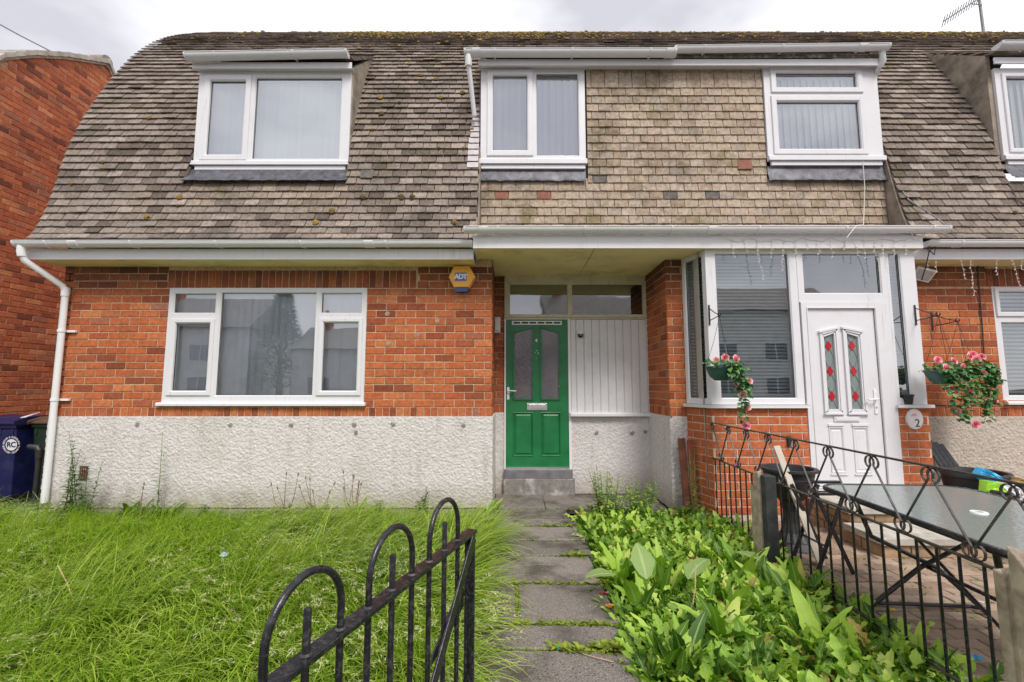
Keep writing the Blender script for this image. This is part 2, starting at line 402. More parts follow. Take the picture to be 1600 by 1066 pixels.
# foliage
def leaf_mat(name, stops, tipc=None, trans=.35, rough=.55, rib=None):
    M = Mat(name); t = M.t; g = M.geo(); c = M.ramp(g.outputs['Random Per Island'], stops)
    c = M.mix(c, M.ramp(M.noise(1.4, 4), [(.3, (.72,.80,.62)), (.7, (1.15,1.1,1.0))]), .8, 'MULTIPLY')
    if tipc:
        a = M.n('ShaderNodeAttribute'); a.attribute_name = 'h'; c = M.mix(c, tipc, M.ramp(a.outputs['Fac'], [(.35, 0.0), (1, .75)]))
    if rib:
        a = M.n('ShaderNodeAttribute'); a.attribute_name = 'rib'; c = M.mix(c, rib, M.ramp(a.outputs['Fac'], [(.84, 0.0), (.95, .6)]))
        M.bump(M.noise(95, 3, .6), .5, .006)
    M.color(c); M.rough(rough); M.b.inputs['Specular IOR Level'].default_value = .35
    tl = M.n('ShaderNodeBsdfTranslucent'); M.l(M.mix(c, (1.0,1.25,.45), 1.0, 'MULTIPLY'), tl.inputs[0])
    ms = M.n('ShaderNodeMixShader'); ms.inputs[0].default_value = trans
    M.l(M.b.outputs[0], ms.inputs[1]); M.l(tl.outputs[0], ms.inputs[2]); M.l(ms.outputs[0], M.out.inputs[0]); return M.m
m_grass = leaf_mat('meadow_grass', [(0, (.03,.075,.008)), (.3, (.09,.18,.016)), (.55, (.22,.36,.03)), (.82, (.44,.62,.05)), (.90, (.10,.17,.04)), (.94, (.50,.55,.18)), (.96, (.50,.42,.22)), (1, (.62,.54,.32))], tipc=(.60,.76,.11), trans=.42, rough=.45)
m_seed = leaf_mat('grass_seed_heads', [(0, (.46,.46,.24)), (1, (.70,.66,.44))], trans=.3)
m_weed = leaf_mat('broad_weed_leaves', [(0, (.05,.12,.02)), (.25, (.15,.29,.03)), (.55, (.30,.48,.055)), (.85, (.46,.63,.11)), (.96, (.52,.62,.16)), (.98, (.52,.42,.12)), (1, (.30,.16,.06))], trans=.30, rough=.52, rib=(.44,.54,.22))
m_dock = leaf_mat('pale_dock_leaf', [(0, (.22,.34,.11)), (1, (.30,.42,.16))], trans=.3, rib=(.5,.58,.3))
m_darkleaf = leaf_mat('dark_weed_leaves', [(0, (.045,.10,.02)), (.5, (.09,.17,.035)), (1, (.16,.25,.06))], trans=.3)
m_ivy = leaf_mat('artificial_ivy', [(0, (.03,.11,.04)), (.6, (.09,.24,.09)), (1, (.22,.36,.14))], trans=.15)
m_brownstem = simple('brown_stalk', (.22,.13,.07), .8, .3, 20)
m_greenstem = simple('green_stalk', (.14,.20,.05), .7, .3, 20)
m_dand = simple('yellow_petals', (.85,.55,.02), .6, .1)
m_soil = simple('garden_soil', (.055,.045,.028), .95, .5, 12, bump=1, bscale=40)
M = Mat('moss_clump'); M.color(M.ramp(M.geo().outputs['Random Per Island'], [(0, (.05,.04,.015)), (.35, (.17,.11,.03)), (.7, (.30,.18,.04)), (1, (.17,.16,.04))])); M.rough(1); M.bump(M.noise(120, 3), 1, .01); m_moss = M.m
m_mossg = leaf_mat('green_joint_weeds', [(0, (.10,.15,.02)), (1, (.32,.38,.05))], trans=.25)

M = Mat('path_slab_concrete')
c = M.ramp(M.geo().outputs['Random Per Island'], [(0, (.16,.137,.12)), (1, (.25,.215,.19))])
vo = M.n('ShaderNodeTexVoronoi'); vo.inputs['Scale'].default_value = 75; M.l(M.pos(), vo.inputs[0])
c = M.mix(c, (.33,.31,.29), M.ramp(vo.outputs['Distance'], [(.22, .8), (.34, 0.0)]))
c = M.mix(c, (.05,.042,.04), M.ramp(M.noise(110, 2), [(.58, 0.0), (.64, .9)]))
c = M.mix(c, (.065,.055,.045), M.ramp(M.noise(2.3, 6, .7), [(.46, 0.0), (.62, .85)]))
c = M.mix(c, (.12,.11,.03), M.ramp(M.noise(4.3, 6, .75), [(.58, 0.0), (.75, .55)]))
M.color(c); M.rough(M.ramp(M.noise(3, 4), [(.4, .5), (.6, .85)])); M.bump(vo.outputs['Distance'], .55, .006); m_slab = M.m
M = Mat('block_paver')
c = M.ramp(M.geo().outputs['Random Per Island'], [(0, (.24,.16,.115)), (.5, (.36,.25,.18)), (1, (.42,.31,.235))])
c = M.mix(c, (.10,.085,.055), M.ramp(M.noise(2.4, 6, .75), [(.45, 0.0), (.70, .85)])); M.color(c); M.rough(.85); M.bump(M.noise(90, 4), .5, .004); m_paver = M.m
m_asphalt = simple('asphalt', (.05,.05,.052), .9, .25, 30, bump=.6, bscale=150)

# ================================================================== SETTING
gm = MB(); gm.add([(-300,-300,-.10),(300,-300,-.10),(300,300,-.10),(-300,300,-.10)], [(0,1,2,3)])
prop(obj('ground', gm, m_soil), kind='structure')
rm = MB(); rm.box(-120, 120, -15.5, -8.2, -.14, -.085); prop(obj('road', rm, m_asphalt), kind='structure')
rm = MB(); rm.box(-120, 120, -8.2, -6.3, -.12, .0); prop(obj('pavement', rm, m_conc), kind='structure')

# concrete slab path: joints measured on the ground plane
pm = MB()
def slab(x0, x1, ya, yb, skew=0, z=0):
    j = [rnd.uniform(-.006, .006) for _ in range(8)]
    g = .013; c = .009
    b = [(x0+j[0], ya+g), (x1+j[1], ya+g+skew), (x1+j[2], yb-g+skew), (x0+j[3], yb-g)]
    cx = sum(p[0] for p in b)/4; cy = sum(p[1] for p in b)/4
    t = [(cx+(x-cx)*(1-c/abs(x-cx)), cy+(y-cy)*(1-c/max(abs(y-cy), .05))) for x, y in b]
    zz = [z+j[4+i]*.8 for i in range(4)]
    vs = [(x, y, -.06) for x, y in b]+[(b[i][0], b[i][1], zz[i]-.005) for i in range(4)]+[(t[i][0], t[i][1], zz[i]) for i in range(4)]
    pm.add(vs, [(8,9,10,11)]+[(i, (i+1) % 4, (i+1) % 4+4, i+4) for i in range(4)]+[(i+4, (i+1) % 4+4, (i+1) % 4+8, i+8) for i in range(4)])
YJ = [.06, -.585, -1.227, -1.886]
slab(-.2, .38, .06, .78, z=.005); slab(.39, 1.2, .06, .78, z=.0); slab(1.21, 1.76, .06, .78)
slab(-.16, .60, -.30, .055, z=.0); slab(-.16, .68, -.585, -.305)
slab(-.17, .66, -1.0, -.59); slab(-.17, .66, -1.227-.15, -1.005)
slab(-.18, .62, -1.89, -1.38); 
slab(-.19, .02, -2.44, -1.895); slab(.045, .62, -2.44, -1.895)
slab(-.22, .60, -2.70, -2.45); slab(-.22, .60, -3.25, -2.705, z=.004); slab(-.22, .60, -3.85, -3.255); slab(-.22, .6, -4.45, -3.855); slab(-.22, .6, -5.05, -4.455); slab(-.22, .6, -5.65, -5.055)
for i in range(11): slab(-5.2+i*.46, -5.2+i*.46+.452, -.13, -.0, z=.02)
prop(obj('path', pm, m_slab), kind='structure')

# block paving of the right-hand patio
bm_ = MB()
def paver(x0, x1, y0, y1):
    z = .0+rnd.uniform(-.004, .004); a = [z+rnd.uniform(-.002, .002) for _ in range(4)]; c = .005
    b = [(x0, y0), (x1, y0), (x1, y1), (x0, y1)]; t = [(x0+c, y0+c), (x1-c, y0+c), (x1-c, y1-c), (x0+c, y1-c)]
    bm_.add([(x, y, -.04) for x, y in b]+[(b[i][0], b[i][1], a[i]-.004) for i in range(4)]+[(t[i][0], t[i][1], a[i]) for i in range(4)],
            [(8,9,10,11)]+[(i, (i+1) % 4, (i+1) % 4+4, i+4) for i in range(4)]+[(i+4, (i+1) % 4+4, (i+1) % 4+8, i+8) for i in range(4)])
y = -4.6; r_ = 0
while y < .0:
    x = 2.12-(r_ % 2)*.1
    while x < 6.6: paver(max(x, 2.12)+.003, x+.197, y+.003, y+.102); x += .2
    y += .105; r_ += 1
prop(obj('patio', bm_, m_paver), kind='structure')
sm = MB(); sm.box(2.1, 6.6, -4.6, .0, -.06, -.012); prop(obj('patio_bed', sm, m_soil), kind='structure')

# ================================================================== THE TERRACED HOUSE
H = empty('terraced_house', (0, 0, 0), 'low red brick terraced house with curved tiled roof, white rendered base and green door', 'house')

HX0, HX1 = -5.235, 9.0
WL = (-3.995, -1.69, 1.166, 2.515); WR = (5.60, 7.8, 1.18, 2.53)
def bricks(mb, O, U, N, x0, x1, z0, z1, holes=(), course=.0859, L=.229, phase=0, hmin=.074, top=None, proud=.007, gap=.0112):
    "stretcher bond bricks on the plane O + U x + N outwards"
    O = Vector(O); U = Vector(U); N = Vector(N); Z = Vector((0,0,1))
    n = int(round((z1-z0)/course)); row = 0
    for i in range(n):
        za = z0+i*course; zb = za+course-gap; zc = (za+zb)/2
        off = (phase+(i % 2)*.5)*L+rnd.uniform(-.006, .006)
        x = x0-off
        cuts = [(h[0], h[1]) for h in holes if h[2] < zc < h[3]]
        while x < x1:
            a, b = max(x, x0), min(x+L-gap, x1); x += L
            segs = [(a, b)]
            for c0, c1 in cuts:
                ns = []
                for p, q in segs:
                    if q <= c0 or p >= c1: ns.append((p, q))
                    else:
                        if p < c0: ns.append((p, c0-.004))
                        if q > c1: ns.append((c1+.004, q))
                segs = ns
            for p, q in segs:
                if q-p < .018: continue
                if top and zc > top((p+q)/2): continue
                brick1(mb, O, U, N, Z, p, q, za, zb, proud)
def brick1(mb, O, U, N, Z, p, q, za, zb, proud):
    j = lambda s=.0016: rnd.uniform(-s, s)
    d = proud+rnd.uniform(-.0025, .0025); c = .0035
    c4 = [(p+j(), za+j()), (q+j(), za+j()), (q+j(), zb+j()), (p+j(), zb+j())]
    i4 = [(p+c, za+c), (q-c, za+c), (q-c, zb-c), (p+c, zb-c)]
    vs = [O+U*x+Z*z-N*.004 for x, z in c4]+[O+U*x+Z*z+N*(d-c) for x, z in c4]+[O+U*(x+j(.001))+Z*(z+j(.001))+N*(d+j(.0012)) for x, z in i4]
    mb.add(vs, [(8,9,10,11)]+[(k, (k+1) % 4, (k+1) % 4+4, k+4) for k in range(4)]+[(k+4, (k+1) % 4+4, (k+1) % 4+8, k+8) for k in range(4)])
def upright(mb, O, U, N, x0, x1, za, zb, proud=.007, pitch=.0785, skip=0):
    O = Vector(O); U = Vector(U); N = Vector(N); x = x0
    while x < x1-.02:
        brick1(mb, O, U, N, Vector((0,0,1)), x, min(x+pitch-.01, x1), za, zb-.009, proud+rnd.uniform(-.002,.002)); x += pitch
PZ = 1.03; RZ = 1.14; TOP = 2.86
UX, NY = (1,0,0), (0,-1,0)
bw = MB()
# left front wall
bricks(bw, (0,0,0), UX, NY, HX0, -.236, RZ, WL[3]+.002, [WL])
bricks(bw, (0,0,0), UX, NY, HX0, -4.03, WL[3]+.002, TOP, phase=.25)
upright(bw, (0,0,0), UX, NY, -4.02, -1.1, WL[3]+.002, 2.73)
bricks(bw, (0,0,0), UX, NY, -1.1, -.236, WL[3]+.002, 2.73+.05, phase=.4)
upright(bw, (0,0,0), UX, NY, HX0, -.236, PZ, RZ)
# recess: left return, back strip, right return, front pier
bricks(bw, (-.236,0,0), (0,1,0), (1,0,0), 0, .8, RZ, TOP); upright(bw, (-.236,0,0), (0,1,0), (1,0,0), 0, .8, PZ, RZ)
bricks(bw, (0,.8,0), UX, NY, -.236, -.10, RZ, TOP, phase=.3, proud=.009); upright(bw, (0,.8,0), UX, NY, -.236, -.10, PZ, RZ, proud=.009)
bricks(bw, (1.80,.8,0), (0,-1,0), (-1,0,0), 0, .8, RZ, TOP); upright(bw, (1.80,.8,0), (0,-1,0), (-1,0,0), 0, .8, PZ, RZ)
bricks(bw, (0,0,0), UX, NY, 1.80, 2.02, RZ, TOP, phase=.2); upright(bw, (0,0,0), UX, NY, 1.80, 2.02, PZ, RZ)
# right front wall
bricks(bw, (0,0,0), UX, NY, 4.34, HX1, RZ, WR[3]+.002, [WR], phase=.3)
bricks(bw, (0,0,0), UX, NY, 4.34, 5.55, WR[3]+.002, TOP, phase=.2); upright(bw, (0,0,0), UX, NY, 5.55, 8.2, WR[3]+.002, 2.75)
upright(bw, (0,0,0), UX, NY, 4.38, HX1, PZ, RZ)
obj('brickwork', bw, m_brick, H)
mo = MB()
mo.plate(HX0, -.236, 1.0, 3.3, 0, .01, [WL]); mo.plate(4.3, HX1, 1.0, 3.3, 0, .01, [WR])
mo.add([(-.236,0,1),(-.236,.8,1),(-.236,.8,3.3),(-.236,0,3.3)], [(0,1,2,3)]); mo.add([(1.8,0,1),(1.8,.8,1),(1.8,.8,3.3),(1.8,0,3.3)], [(0,1,2,3)])
mo.plate(-.236, -.085, 0, 3.3, .8, .81); mo.plate(1.8, 2.03, 1.0, 3.3, 0, .01)
obj('mortar', mo, m_mortar, H)
gw = MB(); gw.prismx([(0,0),(5.6,0),(5.6,3.2),(2.6,7.2),(1.2,6.4),(.4,5.0),(.06,4.2),(0,3.2)], HX0-.006, HX0+.1); obj('gable_wall', gw, m_brick2, H)
gw = MB(); gw.box(HX0, HX1, 5.5, 5.6, 0, 3.2); obj('rear_wall', gw, m_brick2, H)

# roughcast base: a real pebbly surface
def vnoise(nu, nv, cell):
    a = npr.rand(int(nv/cell)+3, int(nu/cell)+3)
    yy, xx = np.mgrid[0:nv, 0:nu]/float(cell); yi = yy.astype(int); xi = xx.astype(int); fy = yy-yi; fx = xx-xi
    fy = fy*fy*(3-2*fy); fx = fx*fx*(3-2*fx)
    return (a[yi,xi]*(1-fx)+a[yi,xi+1]*fx)*(1-fy)+(a[yi+1,xi]*(1-fx)+a[yi+1,xi+1]*fx)*fy
def cast(name, O, U, N, L, z0, z1, mat, step=.0072, amp=.0075):
    nu = int(L/step)+1; nv = int((z1-z0)/step)+1
    h = .75*vnoise(nu, nv, 1.25)+.65*vnoise(nu, nv, 2.0)+.25*vnoise(nu, nv, 4)
    h = np.clip((h-.55)*1.6, 0, 1.2)*amp+vnoise(nu, nv, 60)*.006
    O = np.array(O, float); U = np.array(U, float); N = np.array(N, float)
    uu, zz = np.meshgrid(np.linspace(0, L, nu), np.linspace(z0, z1, nv))
    jx = (npr.rand(nv, nu)-.5)*step*.5; jx[:,0] = 0; jx[:,-1] = 0
    V = O+uu[...,None]*U+jx[...,None]*U+zz[...,None]*np.array([0,0,1.])+h[...,None]*N+N*.012
    idx = np.arange(nu*nv).reshape(nv, nu)
    Fq = np.stack([idx[:-1,:-1], idx[:-1,1:], idx[1:,1:], idx[1:,:-1]], -1).reshape(-1, 4)
    Vf = V.reshape(-1, 3)
    # top and side return strips
    top = Vf[idx[-1]] - N*.03; b = len(Vf); Vf = np.vstack([Vf, top]); ti = b+np.arange(nu)
    Fq = np.vstack([Fq, np.stack([idx[-1,:-1], idx[-1,1:], ti[1:], ti[:-1]], -1)])
    return np_obj(name, Vf, Fq, mat, H, smooth=True)
cast('rendered_base', (HX0-.012,0,0), UX, NY, -.236-HX0+.03, .03, PZ, m_render)
cast('rendered_base', (-.236,0,0), (0,1,0), (1,0,0), .8, .0, PZ, m_render, step=.012)
cast('rendered_base', (-.236,.8,0), UX, NY, .15, .0, PZ, m_render, step=.012)
cast('rendered_base', (.76,.8,0), UX, NY, 1.05, .0, .985, m_render)
cast('rendered_base', (1.80,.8,0), (0,-1,0), (-1,0,0), .83, .0, PZ, m_render, step=.01)
cast('rendered_base', (1.78,0,0), UX, NY, .26, .0, PZ, m_render)
cast('rendered_base', (4.40,0,0), UX, NY, 4.6, .0, PZ, m_render2)
# grey scars where something was once fixed to the base
sp = MB()
for (px, py, Y) in [(214,663,0),(360,664,0),(455,664,0),(554,664,0),(614,663,0),(556,676,0),(724,665,0),(933,677,.8),(988,677,.8),(1008,675,.8)]:
    c = at(px, py, Y-.03); n = 9
    vs = [(c.x, c.y-.003, c.z)]; 
    for k in range(n):
        t = 2*math.pi*k/n; r = rnd.uniform(.016, .034); vs.append((c.x+r*math.cos(t), c.y, c.z+r*.9*math.sin(t)))
    sp.add(vs, [(0, 1+k, 1+(k+1) % n) for k in range(n)])
obj('cement_patch', sp, simple('cement_scar', (.24,.225,.215), .9, .2, 40, bump=.4), H)
sp = MB()
for (px, py) in [(606,490),(683,500),(651,523),(607,537)]:
    c = at(px, py, 0); n = 8; vs = [(c.x, -.012, c.z)]
    for k in range(n):
        t = 2*math.pi*k/n+.2; r = rnd.uniform(.02, .036); vs.append((c.x+r*math.cos(t), -.0095, c.z+r*math.sin(t)))
    sp.add(vs, [(0, 1+k, 1+(k+1) % n) for k in range(n)])
obj('mortar_patch', sp, simple('mortar_smear', (.36,.25,.19), .9, .3, 40), H)

# ---------------------------------------------------------------- roof
RP = [(-.365,2.965),(-.31,3.03),(-.215,3.28),(-.12,3.68),(-.03,4.18),(.10,4.60),(.25,4.97),(.44,5.42),(.77,6.05),(1.2,6.63),(1.77,7.17),(2.3,7.62)]
def chaikin(p, k):
    for _ in range(k):
        q = [p[0]]
        for a, b in zip(p[:-1], p[1:]): q += [(a[0]*.75+b[0]*.25, a[1]*.75+b[1]*.25), (a[0]*.25+b[0]*.75, a[1]*.25+b[1]*.75)]
        q.append(p[-1]); p = q
    return p
RP = chaikin(RP, 2)
RS = [0]
for a, b in zip(RP[:-1], RP[1:]): RS.append(RS[-1]+math.hypot(b[0]-a[0], b[1]-a[1]))
def prof(s):
    s = min(max(s, 0), RS[-1]-1e-6)
    for i in range(len(RS)-1):
        if RS[i] <= s <= RS[i+1]:
            t = (s-RS[i])/(RS[i+1]-RS[i]); a, b = RP[i], RP[i+1]
            d = math.hypot(b[0]-a[0], b[1]-a[1])
            return a[0]+(b[0]-a[0])*t, a[1]+(b[1]-a[1])*t, (b[0]-a[0])/d, (b[1]-a[1])/d
DL = (-3.80, -1.955); DM = (-.385, 4.47); DR = (5.80, 8.0)       # dormer x ranges
def cutout(x, z, y):
    if DL[0]-.02 < x < DL[1]+.02 and 3.76 < z < 5.93: return True
    if DM[0]+.01 < x < DM[1]-.02 and z < 6.02: return True
    if DR[0]+.02 < x < DR[1] and 3.80 < z < 5.95: return True
    return False
def tile(mb, x0, x1, s, g, lift=0, P=prof, L=.155, tilt=0):
    y0, z0, ty, tz = P(s); y1, z1, _, _ = P(s+L)
    ny, nz = -tz, ty          # outward normal
    k = .038+lift; t = .014; h = .004
    j = [rnd.uniform(-.0025, .0025) for _ in range(4)]
    dl, dr = -ty*(j[0]+tilt), -ty*(j[1]-tilt); zl, zr = -tz*(j[0]+tilt), -tz*(j[1]-tilt)
    o = [Vector((x0, y0+ny*k+dl, z0+nz*k+zl)), Vector((x1, y0+ny*(k+j[2])+dr, z0+nz*(k+j[2])+zr)),
         Vector((x1, y1+ny*h, z1+nz*h)), Vector((x0, y1+ny*h, z1+nz*h))]
    i_ = [p-Vector((0, ny*t, nz*t)) for p in o]
    mb.hexa([i_[0], i_[1], i_[2], i_[3], o[0], o[1], o[2], o[3]])
TW = .167
mr_ = MB(); mt_ = MB(); G = .099
s = 0.0; row = 0
while s < RS[-1]-.10:
    y_, z_, _, _ = prof(s)
    x = HX0-.085+(TW/2 if row % 2 else 0); first = True
    if row % 2: tile(mr_, HX0-.085, HX0-.085+TW/2-.008, s, G)
    while x < HX1:
        a, b = x, x+TW-.008
        for e0_, e1_, za_, zb_ in ((DL[0]-.005, DL[1]+.015, 3.68, 5.93), (DM[0]-.004, DM[1]-.002, -1, 6.02), (DR[0]-.005, DR[1], 3.70, 5.95)):
            if za_ < z_ < zb_:
                if a >= e0_ and b <= e1_: a = b
                elif a < e0_ < b: b = e0_
                elif a < e1_ < b: a = e1_
        if b > a:
            if b-a > .02:
                lift = rnd.uniform(-.003, .003)+(rnd.uniform(0, .012) if rnd.random() < .05 else 0)
                tan = DL[0]-.05 < x < DL[1] and 3.36 < z_ < 3.80 and not (rnd.random() < .15 and z_ < 3.5)
                tile(mt_ if tan else mr_, a, b, s, G, lift, tilt=rnd.uniform(-.003, .003))
        x += TW
    s += G; row += 1
m_tan2 = tile_mat('faded_tan_roof_tile', [(0, (.22,.175,.14)), (.5, (.36,.29,.23)), (1, (.24,.19,.16))], dark=.8, moss=.4)
RF = obj('roof', mr_, m_tile, H); obj('faded_tiles', mt_, m_tan2, RF)
# felt under the tiles, with openings for the dormers
ud = MB(); xs = [HX0-.07, DL[0], DL[1], DM[0], DM[1], DR[0], DR[1], HX1]
for i in range(len(xs)-1):
    for a, b in zip(RP[:-1], RP[1:]):
        if cutout((xs[i]+xs[i+1])/2, (a[1]+b[1])/2, 0): continue
        ud.add([(xs[i], a[0]+.016, a[1]-.008), (xs[i+1], a[0]+.016, a[1]-.008), (xs[i+1], b[0]+.016, b[1]-.008), (xs[i], b[0]+.016, b[1]-.008)], [(0,1,2,3)])
ud.add([(HX0-.08, 2.3, 7.61), (HX1, 2.3, 7.61), (HX1, 5.9, 3.0), (HX0-.08, 5.9, 3.0)], [(0,1,2,3)])
obj('roof_felt', ud, m_under, RF)
rg = MB(); x = HX0-.08
while x < HX1:
    pts = [(x, 0, 0), (x+.445, 0, 0)]; dz = rnd.uniform(-.008, .008)
    n = 8; vs = []
    for X in (x, x+.442):
        for k in range(n+1):
            t = math.pi*k/n; vs.append((X, 2.33-.12*math.cos(t), 7.58+dz+.075*math.sin(t)))
    rg.add(vs, [(k, k+1, k+n+2, k+n+1) for k in range(n)]+[tuple(range(n+1)), tuple(range(2*n+1, n, -1))]); x += .45
obj('ridge_tiles', rg, m_tile, RF)
# odd tiles
sl = MB(); c = at(575, 271, -.08); sl.hexa([(c.x-.07,-.13,c.z-.08),(c.x+.07,-.135,c.z-.085),(c.x+.075,-.085,c.z+.075),(c.x-.07,-.08,c.z+.08),(c.x-.07,-.142,c.z-.08),(c.x+.07,-.147,c.z-.085),(c.x+.075,-.097,c.z+.075),(c.x-.07,-.092,c.z+.08)])
obj('slipped_tile', sl, m_greytile, RF)

# tile hanging on the projecting upper wall
TH = MB(); RT = MB(); GT = MB(); ODD = []
MW = (-.378, .905, 3.80, 5.30); MR = (3.05, 4.47, 3.79, 5.30)
z = 3.185; row = 0
def htile(mb, x0, x1, z, h=.16, lift=0, rot=0, y=0.0):
    j = rnd.uniform(-.002, .002); a = .028+lift; b = .006; t = .011
    o = [(x0, y-a+j, z-rot), (x1, y-a-j, z+rot), (x1, y-b, z+h), (x0, y-b, z+h)]
    mb.hexa([(p[0], p[1]+t, p[2]) for p in o]+o)
while z < 5.2:
    last = z > 4.97
    x = DM[0]+.015-(TW/2 if row % 2 else 0)
    hgt = .16 if not last else .31
    while x < DM[1]-.02:
        a, b = max(x, DM[0]+.015)+.002, min(x+TW-.005, DM[1]-.03)
        cx = (a+b)/2; out = None
        for h in (MW, MR):
            if h[2] < z+.09 and z < h[3]-.02:
                if a >= h[0]-.002 and b <= h[1]+.002: out = 1
                elif a < h[1] < b: a = h[1]+.004
                elif a < h[0] < b: b = h[0]-.004
        if not out and b-a > .015:
            m_ = TH
            for (px, py, k) in [(780,302,1),(848,304,1),(1052,305,2),(1120,302,2),(933,278,3)]:
                p = at(px, py, 0)
                if abs(p.x-(x+TW/2)) < TW/2 and abs(p.z-(z+.05)) < .052: m_ = {1: RT, 2: GT, 3: GT}[k]
            if m_ is not TH: q_ = MB(); htile(q_, a, b, z, hgt); ODD.append((q_, m_))
            else: htile(m_, a, b, z, hgt, rnd.uniform(-.002, .003), rnd.uniform(-.003, .003))
        x += TW
    z += .1005; row += 1
    if last: break
p = at(1162, 254, 0); q_ = MB(); htile(q_, p.x-.085, p.x+.085, p.z-.10, .19, .012, 0); ODD.append((q_, RT))
TP = obj('tile_hanging', TH, m_tan, H); 
for q_, k_ in ODD: obj('clay_tile' if k_ is RT else 'grey_tile', q_, m_redtile if k_ is RT else m_greytile, TP)
ub = MB(); ub.plate(DM[0], DM[1], 3.0, 5.3, .0, .01, [(MW[0]+.01, MW[1]-.02, 3.99, 5.29), (MR[0]+.01, MR[1]-.05, 4.0, 5.29)])
ub.box(DM[0], DM[0]+.02, .02, .9, 3.0, 5.3); ub.box(DM[1]-.02, DM[1], .02, .9, 3.0, 5.3); obj('battened_wall', ub, m_under, TP)
# side cheeks and catslide roofs of the dormers
def cheek(x0, x1, yf, zb, zt, yb=.98, zt2=6.02, mat=m_cheek):
    c = MB(); c.prismx([(yf,zb),(yf,zt),(yb-.2,zt2),(yb,zt2-.1),(.35,zb+.35),(.1,zb)], x0, x1); return c
obj('dormer_cheek', cheek(DL[1]-.05, DL[1]+.02, -.03, 3.80, 5.24), m_cheek, H)
obj('dormer_cheek', cheek(DL[0]-.01, DL[0]+.04, -.03, 3.80, 5.24), m_cheek, H)
obj('dormer_cheek', cheek(DM[0]-.012, DM[0]+.02, .03, 3.3, 5.24), m_cheek, H)
obj('dormer_cheek', cheek(DM[1]-.03, DM[1]+.01, .03, 3.3, 5.24), m_cheek, H)
obj('dormer_cheek', cheek(DR[0], DR[0]+.05, -.03, 3.80, 5.40, zt2=6.07), m_cheek, H)
for xa, xb in ((DM[0]-.006, DM[0]+.012), (DM[1]-.02, DM[1]+.0)):
    c_ = MB(); pl_ = [(a-.004, b) for a, b in RP if 3.0 < b < 5.2]; c_.prismx([(.1, 3.0)]+pl_+[(.5, 5.2)], xa, xb); obj('side_infill', c_, m_cheek, H)
dr_ = MB()
def cat(x0, x1, yf, zf):
    P2 = lambda s: (yf+s*.78, zf+s*.62, .78, .62)
    ss = 0; rr = 0
    while ss < 1.25:
        x = x0+(TW/2 if rr % 2 else 0)
        while x < x1-.05: tile(dr_, x, min(x+TW-.004, x1), ss, G, rnd.uniform(-.003,.003), P=P2); x += TW
        ss += G; rr += 1
cat(DL[0]-.03, DL[1]+.03, -.13, 5.27); cat(DM[0]-.03, DM[1]+.01, -.13, 5.31); cat(DR[0], DR[1], -.13, 5.33)
obj('dormer_roof', dr_, m_tile, RF)

